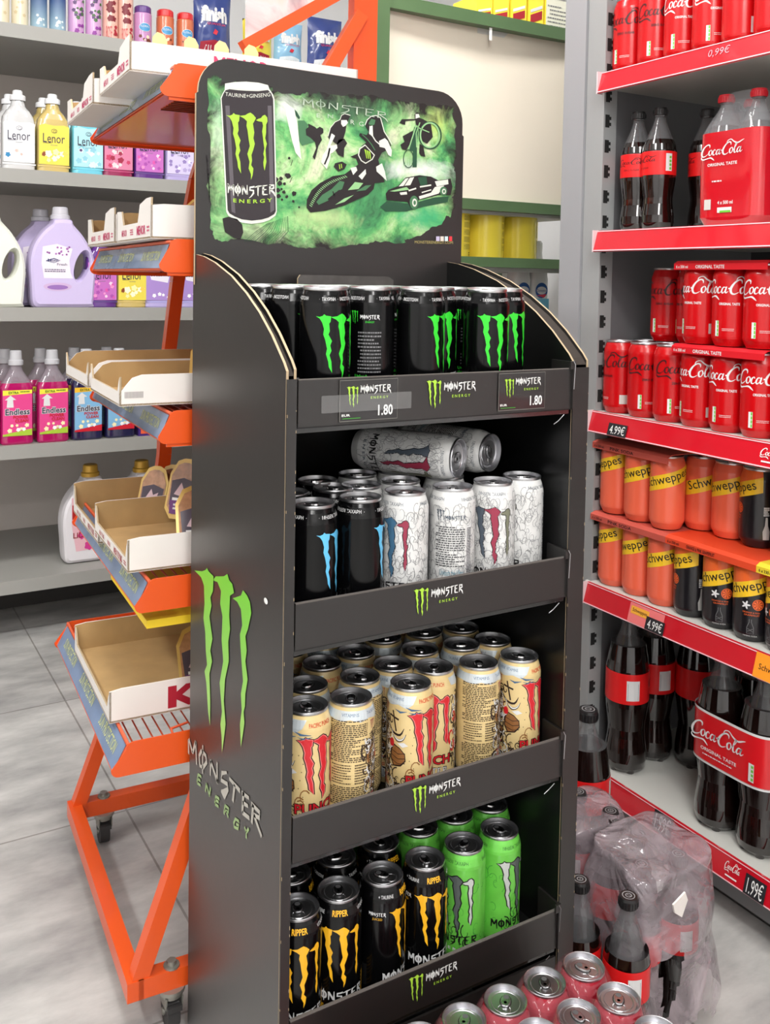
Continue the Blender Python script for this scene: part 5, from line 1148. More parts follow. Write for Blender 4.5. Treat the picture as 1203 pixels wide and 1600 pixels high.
def pack_mesh():
    t0=thing('food_pack','x','food pack'); w,h,d=.034,.118,.032
    out=[(-w*.55,0),(w*.55,0),(w,h*.16),(w,h*.74),(w*.62,h*.95),(w*.2,h),(-w*.2,h),(-w*.62,h*.95),(-w,h*.74),(-w,h*.16)]
    sc=lambda k:[(x*k,h*.5+(y-h*.5)*k) for x,y in out]
    b=MB(); b.prism(out,lambda u,v,k:(u,-.0015*k,v),GOLD)
    A=out;B2=sc(.82)
    n=len(A); b.add([(x*.93,0,h*.5+(y-h*.5)*.95) for x,y in A]+[(x,d,y) for x,y in B2],[(i,(i+1)%n,(i+1)%n+n,i+n) for i in range(n)]+[tuple(range(n,2*n))],FOOD,True); b.build('plastic_tray',t0)
    b=MB(); b.add([(x,-.0022,y) for x,y in sc(.86)],poly(out)[1],mat('clear_lid',(168,124,92),.1,coat=.7,var=.35,vscale=60))
    b.put(poly([(-w*.72,h*.22),(w*.72,h*.22),(w*.78,h*.62),(0,h*.68),(-w*.78,h*.62)]),LBL,lambda u,v:(u,-.0028,v)); b.put(poly([(-w*.5,h*.40),(-w*.1,h*.60),(w*.1,h*.5),(w*.45,h*.55),(w*.3,h*.36)]),LPK,lambda u,v:(u,-.0032,v))
    b.put(poly([(-w*.6,h*.08),(w*.6,h*.08),(w*.7,h*.30),(-w*.7,h*.30)]),LBP,lambda u,v:(u,-.0031,v)); b.put(rect(-w*.55,h*.30,w*.55,h*.345),WT,lambda u,v:(u,-.0033,v)); b.put(lines(-w*.4,w*.4,h*.26,h*.14,2,seed=3),WT,lambda u,v:(u,-.0034,v)); b.build('printed_lid',t0)
    return t0
PKM=pack_mesh(); pk_used=False
def food(x,y,z,rz,tilt,label,s=1):
    global pk_used
    o=PKM if not pk_used else copytree(PKM); pk_used=True
    m=Matrix.Rotation(RA+rz,4,'Z')@Matrix.Rotation(tilt,4,'X'); o.location=rloc(x,y,z); o.rotation_euler=m.to_euler(); o.scale=(s,s,s)
    sett(o,label,'food pack','food packs in the rack boxes'); return o
# T1 boxes
z1=1.487+.055
def bigM(b): b.put(fit(text('MENOR',bold=.03),.132,.012,.225,.038),PINKP,lambda u,v:(u,-.0006,v))
tray_box(-.045,.022,1.524,.385,.235,.046,'white open box with pink letters, nearest on the top rack tray',side=bigM,txt='MENOR',hf=.026)
tray_box(-.055,.27,1.512,.36,.27,.046,'white open box at the far end of the top rack tray',hf=.022)
tray_box(-.010,.028,1.271,.44,.25,.054,'white notched box with pink letters, nearest on the second rack tray',hf=.028)
tray_box(-.012,.295,1.271,.44,.26,.054,'white notched box at the far end of the second rack tray',hf=.026)
def barc(b):
    for k in range(14): b.put(rect(.008+.0021*k,.012,.0092+.0021*k,.022),mat('faint_print',(150,145,145),.5),lambda u,v:(u,-.0006,v))
tray_box(-.058,.024,1.010,.42,.24,.048,'white box with cut corner, nearest on the third rack tray',front='cut',txt=None,side=barc,hf=.022)
tray_box(-.058,.295,1.010,.42,.24,.048,'white box with cut corner, farther one on the third rack tray',front='cut',txt=None,side=barc,hf=.022)
tray_box(-.045,.022,.748,.46,.27,.054,'white box with red lettering, nearest on the fourth rack tray',txt='ΜΕΝ ΤΟΥΔΟ',tm=REDP,front='low',hf=.020)
tray_box(-.038,.30,.722,.46,.265,.062,'white box at far end of the fourth rack tray holding food packs',txt='ΜΕΝ ΤΟΥΔΟ',tm=REDP,front='low',hf=.020)
def bigR(b): b.put(fit(text('KOTA',bold=.05),.095,.006,.30,.044),REDP,lambda u,v:(u,-.0006,v))
tray_box(-.062,.072,.489,.46,.33,.054,'white open box with large red print on lowest rack tray',txt=None,front='low',hf=.02,side=bigR)
food(.098,.10,.495,R_(-4),R_(-34),'food pack leaning in the box on the lowest rack tray')
food(.075,.045,.757,R_(-10),R_(-32),'food pack leaning in the nearest box of the fourth tray',1.0)
for k,(x,y) in enumerate(((.030,.34),(.062,.34),(.094,.35),(.126,.345))): food(x+.03,y,.738,R_(-52),R_(-18),'food pack standing in the far box of the fourth tray, '+['leftmost of the row','second of the row','third of the row','fourth of the row'][k],.95)
food(.095,.25,.765,R_(-50),R_(-18),'food pack with gold rim standing between the two boxes of the fourth tray',.95)
food(.092,.05,1.018,R_(-20),R_(-40),'food pack leaning in the nearest box of the third tray')
food(.092,.17,1.268,R_(-35),R_(-42),'gold rimmed food pack in the box on the second tray')
food(.13,.13,1.268,R_(-20),R_(-40),'gold rimmed food pack further right in the box on the second tray')
# yellow card dividers in the top box
for k in range(4):
    b=MB(); b.prism([(-.012,0),(.012,0),(.012,.055),(.006,.066),(-.004,.070),(-.012,.062)],lambda u,v,q:(u,.003*q,v),mat('cream_card',(232,206,146),.6)); o=b.build('card_divider',loc=rloc(.02+.052*k,.10,z1-.004),rz=RA+R_(-35)); sett(o,'cream card tab sticking up from the top rack box, '+['leftmost','second','third','rightmost'][k],'card divider','card tabs in the top box')
# ------------------------------------------------------------------ detergents on the left shelving
def flowers(x0,x1,y0,y1,n,seed,ms,r=(.003,.008)):
    rr=random.Random(seed);out=[]
    for k in range(n):
        cx,cy=rr.uniform(x0,x1),rr.uniform(y0,y1); q=rr.uniform(*r); m=rr.choice(ms); P=[]
        ph=rr.uniform(0,6)
        for i in range(20): a=2*PI*i/20; rad=q*(.65+.35*abs(math.cos(2.5*a+ph))); P.append((cx+rad*math.cos(a),cy+rad*math.sin(a)))
        out.append((poly(P),m))
    return out
def softener(key,liq,lblm,fl,low,cap=None,txt='Lenor',neck=None,clear=False):
    t0=thing('softener_bottle','x','bottle'); b=MB(); w,d,hh=.052,.032,.235
    body=liq
    b.loft([(0,w*.9,d*.9,5),(.006,w,d,5),(.03,w,d,5),(.155,w,d,5),(.178,w*.93,d*.95,4),(.196,w*.72,d*.85,3.2),(.212,w*.46,d*.72,2.4),(.226,.021,.021,2),(.235,.019,.019,2)],body,36); 
    b.add([(-w*1.0,-d*1.004,.024),(w*1.0,-d*1.004,.024),(w*.98,-d*1.02,.020),(-w*.98,-d*1.02,.020)],[(0,1,2,3)],low); b.build('body',t0)
    b=MB(); cm=cap or mat('cap_white',(236,236,238),.35); b.lathe([(.024,.231),(.025,.234),(.025,.246),(.023,.249),(.016,.251),(.0155,.262),(.013,.265),(0,.265)],cm,24); b.build('cap',t0)
    b=MB(); fn=lambda e:(lambda u,v:(u,-d*1.0-.0012-.0003*e*(1 if e<2 else 1.6),v))
    b.put(poly([(-w*.93,.028),(w*.93,.028),(w*.93,.155),(w*.6,.160),(0,.157),(-w*.6,.161),(-w*.93,.155)]),lblm,fn(0))
    for q_,(s,m) in enumerate(fl): b.put(s,m,fn(.3+.08*q_))
    if txt=='Lenor':
        b.put(fit(text('Lenor'),-.036,.100,.034,.130),mat('lenor_ink',(52,50,72),.4),fn(2)); b.put(stroke([(-.036,.098),(-.012,.0995,.0018),(-.006,.100,.0003)],.0012),mat('lenor_ink',(52,50,72),.4),fn(2)); b.put(stroke(ringpts(0,.139,.009,.0065,18),.0011),mat('lenor_ink',(52,50,72),.4),fn(2)); b.put(stroke(ringpts(.001,.138,.005,.0035,14),.0009),mat('lenor_ink',(52,50,72),.4),fn(2)); b.put(lines(-.012,.012,.094,.091,1,seed=3),GD,fn(2))
    else:
        b.put(fit(text(txt),-.036,.112,.036,.130),mat('lenor_ink',(52,50,72),.4),fn(2))
    b.build('label',t0); designs[key]=t0
c=lambda *a:mat('p_%d_%d_%d'%a,a,.4)
softener('len_white',mat('bottle_clear_white',(208,208,208),.12,coat=1),c(238,238,240),flowers(-.01,.012,.04,.07,3,1,[c(206,180,170),c(226,206,196)])+flowers(-.036,-.032,.05,.055,1,4,[c(40,130,180)],(.008,.010)),c(228,228,230))
softener('len_yellow',mat('bottle_gold',(204,180,110),.2,coat=1),c(232,214,84),flowers(-.03,.04,.034,.07,9,2,[c(250,236,170),c(255,246,210),c(244,206,90)],(.006,.014))+flowers(-.034,-.026,.060,.070,2,3,[c(140,70,40)]),c(206,180,104))
softener('len_cyan',mat('bottle_cyan',(110,200,220),.2,coat=1),c(172,222,230),flowers(-.04,.04,.034,.09,16,5,[c(210,240,244),c(140,200,216),c(236,248,250)],(.006,.012))+flowers(-.03,-.024,.08,.084,1,6,[c(90,60,110)]),c(110,200,220))
softener('len_pink',mat('bottle_crimson',(150,36,84),.15,coat=1),c(214,128,160),flowers(-.04,.04,.034,.09,14,7,[c(240,210,214),c(196,60,100),c(160,40,70),c(250,230,226)],(.006,.012)),c(180,60,110))
softener('len_purple',mat('bottle_violet',(96,52,134),.15,coat=1),c(196,110,190),flowers(-.04,.04,.034,.09,22,8,[c(240,150,200),c(220,90,170),c(250,210,230),c(170,80,170)],(.004,.009)),c(90,60,130))
softener('len_lav',mat('bottle_lavender',(184,172,220),.2,coat=1),c(214,204,236),flowers(-.04,.04,.034,.10,22,9,[c(150,130,190),c(240,236,250),c(180,165,214)],(.004,.009)),c(176,164,214))
softener('coc',mat('bottle_lavender',(184,172,220),.2,coat=1),c(170,140,206),flowers(-.02,.03,.035,.05,4,19,[c(250,250,250)])+[(poly([(-.045,.155),(.045,.155),(.03,.09),(-.03,.10)]),c(236,230,240))],c(170,164,220),txt='Coccolino')
SL3=LZ
def left(key,x,y,z,label,grp='fabric softener bottles',rz=0): return place(key,x,y,z,R_(rz),label,grp,'bottle')
YF=3.335
for i,(k,x,lb) in enumerate((('len_white',.552,'clear softener bottle with white label, leftmost on the second shelf from top'),('len_yellow',.662,'gold softener bottle with yellow label and white cap'),('len_cyan',.774,'cyan softener bottle beside the yellow one'),('len_pink',.876,'crimson softener bottle partly under the orange tray'),('len_purple',.985,'violet and pink softener bottle under the orange tray'),('len_lav',1.096,'pale lavender softener bottle under the orange tray'),('len_yellow',1.205,'gold softener bottle mostly hidden by the black display'))):
    left(k,x,YF,LZ[3],lb); left(k,x-.012,YF+.09,LZ[3],lb.replace(' bottle',' bottle standing behind the first row,',1)[:110] if False else 'softener bottle in second row behind the '+['clear','gold','cyan','crimson','violet','lavender','half hidden gold'][i]+' one','softener bottles, second row')
left('len_purple',.822,YF,LZ[2],'violet and pink softener bottle beside the lilac jug'); left('len_yellow',.926,YF,LZ[2],'gold softener bottle under the second orange tray, between violet and lilac'); left('coc',1.022,YF,LZ[2],'lilac softener bottle left of the orange post'); left('coc',1.150,YF,LZ[2],'lilac softener bottle right of the orange post')
# jugs with handle
def jug(key,m,capm,labelm,fl,txt=None,s=1.):
    t0=thing('detergent_jug','x','jug'); w=.112
    out=smooth([(-.085,.0),(.09,0),(.103,.012),(.108,.06),(.112,.13),(.100,.19),(.070,.245),(.036,.285),(.028,.30),(-.022,.30),(-.034,.285),(-.066,.255),(-.094,.21),(-.106,.15),(-.102,.07),(-.098,.015),(-.085,0)],4)[:-1]
    hole=[(.062+.021*math.cos(a)+ .010*math.sin(a),.142+.046*math.sin(a)) for a in [2*PI*i/20 for i in range(20)]]
    def ins(P,k,c0): return [(c0[0]+(x-c0[0])*k,c0[1]+(y-c0[1])*k) for x,y in P]
    c0=(0,.14);h0=(.062,.142)
    L=[(ins(out,.90,c0),ins(hole,1.22,h0),-.050),(ins(out,.97,c0),ins(hole,1.12,h0),-.042),(out,hole,-.022),(out,hole,.022),(ins(out,.97,c0),ins(hole,1.12,h0),.042),(ins(out,.90,c0),ins(hole,1.22,h0),.050)]
    b=MB(); n=len(out);nh=len(hole)
    for (o1,g1,y1),(o2,g2,y2) in zip(L,L[1:]):
        b.add([(x,y1,z) for x,z in o1]+[(x,y2,z) for x,z in o2],[(i,(i+1)%n,(i+1)%n+n,i+n) for i in range(n)],m,True)
        b.add([(x,y1,z) for x,z in g1]+[(x,y2,z) for x,z in g2],[(i,(i+1)%nh,(i+1)%nh+nh,i+nh) for i in range(nh)],m,True)
    for (o1,g1,y1) in (L[0],L[-1]):
        bi=min(((i,j) for i in range(n) for j in range(nh)),key=lambda q:(o1[q[0]][0]-g1[q[1]][0])**2+(o1[q[0]][1]-g1[q[1]][1])**2); i,j=bi
        ar=lambda Q:sum(Q[k-1][0]*Q[k][1]-Q[k][0]*Q[k-1][1] for k in range(len(Q)))
        oo=o1[i:]+o1[:i+1]; gg=g1[j:]+g1[:j+1]
        if ar(o1)*ar(g1)>0: gg=gg[::-1]
        P=oo+gg; tri=tessellate_polygon([[Vector((x,z,0)) for x,z in P]]); b.add([(x,y1,z) for x,z in P],tri,m)
    b.build('body',t0)
    b=MB(); b.lathe([(.030,.298),(.032,.30),(.032,.312),(.027,.316),(.025,.338),(.022,.341),(0,.341)],capm,24); b.build('cap',t0)
    if labelm:
        b=MB(); fn=lambda e:(lambda u,v:(u,-.0505-.0003*e,v)); b.put(poly([(-.066,.205),(-.02,.215),(.030,.20),(.020,.16),(.024,.12),(.032,.10),(-.062,.10),(-.070,.15)]),labelm,fn(0))
        for q_,(s_,m_) in enumerate(fl): b.put(s_,m_,fn(.3+.08*q_))
        b.put(xf(disc(-.018,.072,.046,.014),1),c(204,176,214),fn(0)); b.put(xf(disc(-.018,.070,.034,.008),1),c(150,110,180),fn(1))
        b.put(stroke([(-.056,.158),(-.03,.166,.003),(-.01,.160),(-.03,.152),(-.056,.158)],.0018),c(50,60,110),fn(2)); b.put(fit(text('Mum',bold=.02),-.05,.156,-.016,.165),c(50,60,110),fn(3)); b.put(fit(text('Fresh'),-.02,.143,.012,.151),c(70,60,100),fn(3)); b.put(lines(-.06,.012,.132,.120,2,seed=4),c(110,100,130),fn(3)); b.build('label',t0)
    designs[key]=t0
jug('jug_lilac',mat('jug_lilac_plastic',(204,190,228),.35),mat('cap_clear_grey',(200,198,206),.25),c(236,228,238),flowers(-.055,.02,.175,.205,14,30,[c(140,80,150),c(170,110,180)],(.003,.007)))
jug('jug_white',mat('jug_white_plastic',(232,234,222),.35),mat('cap_clear_grey',(200,198,206),.25),c(232,238,214),flowers(-.06,.02,.17,.20,10,31,[c(130,180,60),c(200,220,150)],(.004,.008)))
jug('jug_base',mat('jug_bright_white',(236,232,236),.35),mat('cap_gold',(206,160,60),.3,.3),None,[])
place('jug_lilac',.690,3.345,LZ[2],0,'lilac detergent jug with handle on the third shelf','detergent jugs','jug')
place('jug_white',.462,3.345,LZ[2],0,'white detergent jug cut off by the left picture edge','detergent jugs','jug')
place('jug_lilac',.655,3.50,LZ[2],0,'lilac detergent jug behind the front lilac one','detergent jugs','jug')
for x,lb in ((.81,'white jug with gold cap and pink label on the bottom shelf'),(.995,'white jug with gold cap behind the orange rack on the bottom shelf')):
    o=place('jug_base',x,3.42,LZ[0],0,lb,'gold capped jugs','jug')
    b=MB(); fn=lambda e:(lambda u,v:(u,-.0506-.0003*e,v))
    b.put(poly([(-.075,.235),(-.04,.24),(.02,.225),(.02,.10),(.06,.05),(-.06,.045),(-.075,.14)]),c(240,190,200),fn(0))
    for s_,m_ in flowers(-.06,.04,.06,.12,6,40,[c(220,60,150),c(240,130,190)],(.008,.018)): b.put(s_,m_,fn(1))
    b.put(rect(-.073,.16,.02,.21),c(178,34,30),fn(1)); b.put(fit(text('LIDO',bold=.02),-.07,.092,-.012,.112),c(150,50,50),fn(2)); b.build('label',o)
# dish / cleaner bottles
def cleaner(key,liqm,lab,band,red,txt='Endless'):
    t0=thing('cleaner_bottle','x','bottle'); b=MB(); w,d=.052,.034
    b.loft([(0,w*.92,d*.92,5),(.005,w,d,5),(.19,w,d,5),(.205,w*.9,d*.95,4)],liqm,36); b.build('body',t0)
    b=MB(); b.loft([(.205,w*.9,d*.95,4),(.225,w*.66,d*.85,3),(.245,w*.42,d*.6,2.4),(.262,.018,.018,2),(.27,.018,.018,2)],mat('clear_shoulder',(170,160,170),.05,alpha=.5,coat=1),36,cap=False)
    b.build('shoulder',t0)
    b=MB(); b.lathe([(.021,.262),(.024,.264),(.024,.278),(.020,.282),(.0185,.31),(.016,.312),(0,.312)],mat('cap_frosted',(206,206,210),.25,alpha=.85),24); b.build('cap',t0)
    b=MB(); fn=lambda e:(lambda u,v:(u,-d-.0010-.0003*e,v)); W=w*.88
    b.put(rect(-W,.03,W,.178),lab,fn(0)); b.put(poly([(-W,.165),(W,.170),(W,.182),(-W,.182)]),band,fn(1)); b.put(poly([(-W,.03),(W,.03),(W,.052),(0,.044),(-W,.036)]),red,fn(1))
    for s_,m_ in flowers(-.03,.035,.045,.065,7,50,[c(250,250,250),c(252,240,190)],(.004,.009)): b.put(s_,m_,fn(2))
    b.put(poly([(-.04,.150),(-.022,.165),(-.004,.150),(-.014,.150),(-.012,.125),(-.034,.125),(-.032,.150)]),WT,fn(2))
    sh=fit(text(txt,bold=.02),-.038,.100,.038,.120); b.put(fit(text(txt,bold=.07),-.0395,.0985,.0395,.1215),WT,fn(3)); b.put(sh,c(40,44,70),fn(4))
    b.put(fit(text('POWER',bold=.03),-.014,.087,.034,.097),c(200,40,36),fn(4)); b.put(fit(text('CLEAN',bold=.03),-.008,.075,.034,.085),c(200,40,36),fn(4)); b.put(fit(text('EXTRA',bold=.02),-.028,.170,.004,.178),c(60,110,40),fn(4)); b.put(lines(.008,.040,.180,.173,1,seed=3),c(90,120,50),fn(4))
    b.build('label',t0); designs[key]=t0
cleaner('cl_pink',mat('liquid_magenta',(176,20,96),.1,coat=1),c(226,70,140),c(238,228,70),c(170,200,60))
cleaner('cl_blue',mat('liquid_navy',(34,32,72),.1,coat=1),c(130,184,222),c(244,190,50),c(206,28,48))
for x,k,lb in ((.434,'cl_pink','magenta cleaner bottle cut off at the left picture edge'),(.545,'cl_pink','magenta cleaner bottle, left one of the two fully visible'),(.661,'cl_pink','magenta cleaner bottle next to the navy ones'),(.775,'cl_blue','navy cleaner bottle beside the magenta ones'),(.888,'cl_blue','navy cleaner bottle half behind the third orange tray')):
    place(k,x,YF,LZ[1],0,lb,'cleaner bottles','bottle'); place(k,x-.022,YF+.085,LZ[1],0,'cleaner bottle in the second row behind '+['the cut off magenta one','the left magenta one','the right magenta one','the left navy one','the right navy one'][[.434,.545,.661,.775,.888].index(x)],'cleaner bottles, second row','bottle')
b=MB(); b.box(-.05,.05,-.03,.03,0,.20,c(64,34,120)); b.box(-.042,.042,-.0306,-.03,.008,.024,c(238,100,60)); o=b.build('product_box',loc=(1.0,YF,LZ[1])); sett(o,'dark purple product box right of the navy cleaner bottles','box')
# top shelf aerosols
def aerosol(key,m,capm,fl,h=.24,r=.0265,lab=None):
    t0=thing('spray_can','x','spray can'); b=MB(); b.lathe([(r*.9,0),(r,.003),(r,h*.80),(r*.9,h*.83)],m,28)
    for q_,(s_,m_) in enumerate(fl): b.put(s_,m_,lambda u,v,q_=q_:((r+.0006+.00008*q_)*math.sin(u/r),-(r+.0006+.00008*q_)*math.cos(u/r),v),.004)
    b.build('body',t0); b=MB(); b.lathe([(r*.93,h*.82),(r*.95,h*.84),(r*.93,h*.97),(r*.8,h),(0,h)],capm,24); b.build('cap',t0)
    designs[key]=t0
aerosol('a_cream',mat('spray_cream',(222,212,184),.3,coat=.5),c(220,214,200),flowers(-.02,.02,.03,.12,8,60,[c(206,190,150)]))
aerosol('a_blue',greenmat('spray_blue',(150,180,196),(34,66,128),.02,.12),c(40,70,130),flowers(-.02,.02,.02,.05,6,61,[c(220,232,230)]))
aerosol('a_lil',mat('spray_lilac',(206,160,206),.3,coat=.5),c(150,60,150),flowers(-.015,.02,.06,.15,22,62,[c(70,110,60),c(90,60,110)],(.004,.008))+flowers(-.02,.02,.01,.04,5,63,[c(140,50,150)]))
aerosol('a_rose',mat('spray_rose',(228,180,164),.3,coat=.5),c(150,30,50),flowers(-.012,.012,.07,.13,10,64,[c(120,14,34)],(.008,.012))+flowers(.01,.02,.02,.05,5,65,[c(170,30,50)])+[(fit(text('ROSE'),-.018,.006,.0,.05),c(200,60,70))])
def small(key,capc,bodyc,seed): 
    bl=c(70,150,200); aerosol(key,mat('spray_'+key,bodyc,.3,coat=.5),mat('cap_'+key,capc,.3,coat=.6),flowers(-.02,.02,.012,.035,8,seed,[c(110,50,30),c(240,220,190)])+[(disc(0,.062,.021,.015),WT),(disc(0,.062,.0195,.0135),bl),(fit(text('FLORAL'),-.015,.062,.015,.069),WT)],h=.138,r=.031)
small('s_purple',(92,50,130),(196,140,190),70); small('s_red',(214,30,34),(206,110,70),71)
Yt=3.33
for i,(k,x) in enumerate((('a_cream',.500),('a_cream',.559),('a_blue',.618),('a_blue',.678),('a_lil',.738),('a_lil',.796),('a_rose',.852),('a_rose',.905))):
    place(k,x,Yt,LZ[4],0,{'a_cream':'cream spray can','a_blue':'blue spray can','a_lil':'lilac flowered spray can','a_rose':'rose printed spray can'}[k]+' on the top shelf, '+('left' if i%2==0 else 'right')+' of its pair','tall spray cans on the top shelf','spray can')
for i,(k,x) in enumerate((('s_purple',.965),('s_red',1.045),('s_red',1.118))): place(k,x,Yt,LZ[4],0,['small air freshener with purple cap on the top shelf','small air freshener with red cap beside the purple one','small air freshener with red cap beside the blue pouch'][i],'small air fresheners','spray can')
# dishwasher tablet pouches
def pouch(x,y,z,w,h,label,m1,m2,seed,txt='finish',low=None):
    b=MB(); nu,nv=14,18; vs=[]
    for s in (-1,1):
        for j in range(nv+1):
            for i in range(nu+1):
                u,v=i/nu,j/nv; bul=.034*math.sin(PI*u)**.6*(math.sin(PI*min(1,v*.96+.04))**.5 if v<1 else 0); n_=noise.noise(Vector((u*5+seed,v*6,s)))*.004
                vs.append((w*(u-.5)*(1-.05*math.sin(PI*v)),s*(bul+n_*(bul>.005)),h*v))
    N=(nu+1)*(nv+1); fs=[]
    for s in (0,1):
        for j in range(nv):
            for i in range(nu): q=s*N+j*(nu+1)+i; fs.append((q,q+1,q+nu+2,q+nu+1))
    b.add(vs,fs,m1,True)
    t0=thing('tablet_pouch',label,'pouch',(x,y,z),0,'dishwasher tablet pouches'); b.build('bag',t0)
    b=MB()
    def fn(e):
        def g(u,v):
            uu=u/w+.5; vv=v/h; bul=.034*max(0,math.sin(PI*uu))**.6*(max(0,math.sin(PI*min(1,vv*.96+.04)))**.5); n_=noise.noise(Vector((uu*5+seed,vv*6,-1)))*.004
            return (u,-(bul+n_)-.0012-.0005*e-.001,v)
        return g
    b.put(fit(text(txt,bold=.06),-w*.33,h*.50,w*.33,h*.74),WT,fn(0),.01); b.put(fit(text('QUANTUM'),-w*.2,h*.45,w*.28,h*.49),c(220,50,70),fn(1),.01)
    b.put(poly([(-w*.36,h*.04),(w*.36,h*.04),(w*.34,h*.2),(0,h*.24),(-w*.34,h*.2)]),low or c(160,28,50),fn(0),.01); b.put(fit(text('ALL IN 1',bold=.03),-w*.25,h*.08,w*.2,h*.16),WT,fn(1),.01); b.put(poly([(-.008,h*.33),(.006,h*.31),(.012,h*.37),(.0,h*.40)]),c(210,40,60),fn(1))
    b.build('print',t0)
FB=mat('pouch_blue',(46,66,134),.2,coat=.8); FL=mat('pouch_light_blue',(140,190,222),.2,coat=.8); FY=mat('pouch_yellow',(226,206,70),.3)
pouch(1.222,3.34,LZ[4],.145,.24,'dark blue tablet pouch on the top shelf beside the red capped fresheners',FB,None,1)
pouch(1.40,3.34,LZ[4],.12,.16,'yellow pouch on the top shelf left of the orange mast',FY,None,2)
pouch(1.525,3.34,LZ[4],.12,.17,'light blue tablet pouch on the top shelf',FL,None,3,low=c(230,240,246))
pouch(1.68,3.34,LZ[4],.15,.21,'dark blue and white tablet pouch left of the orange mast',FB,None,4,low=c(232,236,240))
# ------------------------------------------------------------------ goods on the green unit
YC=mat('yellow_tin',(250,226,70),.35,coat=.3); SW2=mat('tin_text',(176,156,52),.5); RB=mat('tin_foot',(196,120,96),.5)
t0=thing('yellow_tin','x','tin'); b=MB(); r=.0585; b.lathe([(r*.97,0),(r,.002),(r,.155),(r*.96,.158),(0,.158)],YC,32); lf=lambda e:(lambda u,v:((r+.0005+.0003*e)*math.sin(u/r),-(r+.0005+.0003*e)*math.cos(u/r),v))
for q in range(5): b.put(rect(-.036,.045+.021*q,.03,.062+.021*q),mat('tin_panel',(228,204,62),.4),lf(0),.006); b.put(lines(-.034,.028,.061+.021*q,.046+.021*q,4,seed=q,h=.5),SW2,lf(1),.006)
b.put(rect(-.16,.002,.16,.020),RB,lf(0),.006); b.put(merge([rect(-.01+.014*i,.023+.006*j,-.001+.014*i,.026+.006*j) for i in range(3) for j in range(3)]),INK,lf(1)); b.put(rect(.040,.0,.052,.03),WT,lf(1)); b.build('body',t0)
b=MB(); b.lathe([(r*.99,.158),(r*1.01,.159),(r*1.01,.163),(r*.97,.164),(0,.163)],mat('tin_lid',(230,210,80),.35),32); b.build('lid',t0); designs['tin']=t0
for i,x in enumerate((1.44,1.565,1.69,1.815)): place('tin',x,2.285,1.260,R_(30+(i*15)),'yellow round tin on the green shelf, '+['hidden edge beside the header','left of the three visible','middle of the three visible','right of the three visible'][i],'yellow tins on the green unit','tin')
place('tin',1.93,2.42,1.260,R_(200),'yellow tin set back beside the right green post','yellow tins on the green unit','tin')
# shaded carton under back tin, bottles and red pouch on lower shelf
def dombottle(key,m):
    t0=thing('toilet_cleaner_bottle','x','bottle'); b=MB(); b.loft([(0,.030,.022,4),(.004,.034,.026,4),(.15,.034,.026,4),(.19,.028,.024,3),(.215,.018,.018,2),(.25,.014,.014,2)],WHITE,24)
    fn=lambda e:(lambda u,v:(u,-.0272-.0003*e,v)); b.put(rect(-.030,.005,.030,.09),m,fn(0)); b.put(disc(0,.115,.024),c(40,90,160),fn(0)); b.put(disc(0,.115,.020,.012),WT,fn(1)); b.put(fit(text('Domestos'),-.018,.110,.018,.120),c(40,60,140),fn(2)); b.put(poly([(-.02,.10),(.01,.093),(.02,.104)]),c(220,60,80),fn(2)); b.build('body',t0); b=MB(); b.lathe([(.017,.235),(.017,.262),(.012,.268),(0,.268)],WHITE,16); b.build('cap',t0); designs[key]=t0
dombottle('dom_pink',c(214,190,214)); dombottle('dom_blue',c(120,196,226))
place('dom_pink',1.835,2.30,.85-.001,0,'white toilet cleaner bottle with lilac foot on the lower green shelf','toilet cleaners','bottle'); place('dom_blue',1.905,2.30,.849,0,'white toilet cleaner bottle with light blue foot by the right green post','toilet cleaners','bottle')
for o in [x for x in COL.objects if x.name.startswith('toilet_cleaner')]: o.location.z=1.075
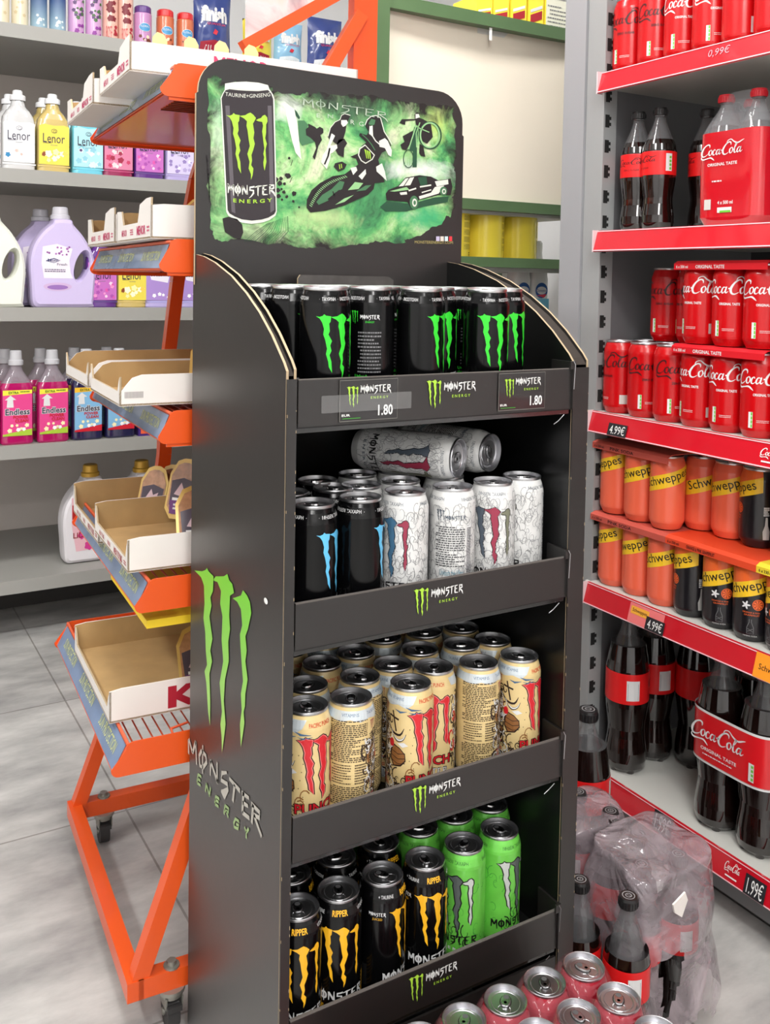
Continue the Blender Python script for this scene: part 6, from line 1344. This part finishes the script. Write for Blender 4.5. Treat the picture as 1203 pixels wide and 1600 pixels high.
b=MB(); b.box(-.16,.14,-.16,.13,-.150,.070,mat('grey_carton',(170,166,160),.6)); o=b.build('carton',loc=(1.80,2.38,1.003)); sett(o,'pale carton under the toilet cleaner bottles on the green unit','carton')
b=MB(); rr=random.Random(4)
b.loft([(0,.05,.03,3),(.02,.062,.04,2.6),(.045,.050,.034,3),(.06,.063,.04,2.6),(.085,.052,.034,3),(.105,.060,.036,2.6),(.125,.02,.008,2.5)],mat('red_foil',(214,34,40),.2,coat=1),30); o=b.build('refill_pack',loc=(1.735,2.31,1.075)); sett(o,'crumpled red refill pack left of the toilet cleaner bottles','pack')
# yellow cartons on top
def carton(x,w,d,h,label,text_side=False):
    t0=thing('yellow_carton',label,'carton',(x,2.24,1.935),0,'yellow cartons on top of the green unit'); b=MB(); b.box(-w/2,w/2,0,d,0,h,YC); b.build('box_body',t0)
    b=MB(); fn=lambda u,v:(u,-.0008,v)
    if text_side:
        b.put(rect(-w*.48,.002,w*.46,h*.97),mat('pale_panel',(226,224,206),.5),fn); fn2=lambda u,v:(u,-.0014,v); b.put(fit(text('5',bold=.03),-w*.4,h*.78,-w*.24,h*.92),INK,fn2); b.put(lines(-w*.15,w*.4,h*.92,h*.78,2,seed=5),GD,fn2); b.put(lines(-w*.42,w*.42,h*.7,h*.06,9,seed=6,h=.35),GD,fn2)
    else: b.put(poly([(-w*.4,h*.30),(w*.4,h*.42),(w*.4,h*.58),(-w*.4,h*.46)]),c(170,40,50),fn); b.put(poly([(-w*.4,h*.50),(w*.4,h*.62),(w*.4,h*.68),(-w*.4,h*.56)]),WT,fn)
    b.build('print',t0)
for i,(x,h) in enumerate(((1.640,.10),(1.700,.115),(1.765,.14),(1.83,.155))): carton(x,.055,.12,h,'yellow red-striped carton on top of the green unit, '+['leftmost and lowest','second from left','third from left','beside the text panel'][i])
carton(1.915,.10,.12,.165,'yellow carton showing pale text panel with a large 5, above the right green post',True)
# remove unused prototypes
for k,o in list(designs.items()):
    if k not in USED and k not in ('b500r','b15r'):
        for ch in list(o.children):
            bpy.data.objects.remove(ch)
        bpy.data.objects.remove(o)
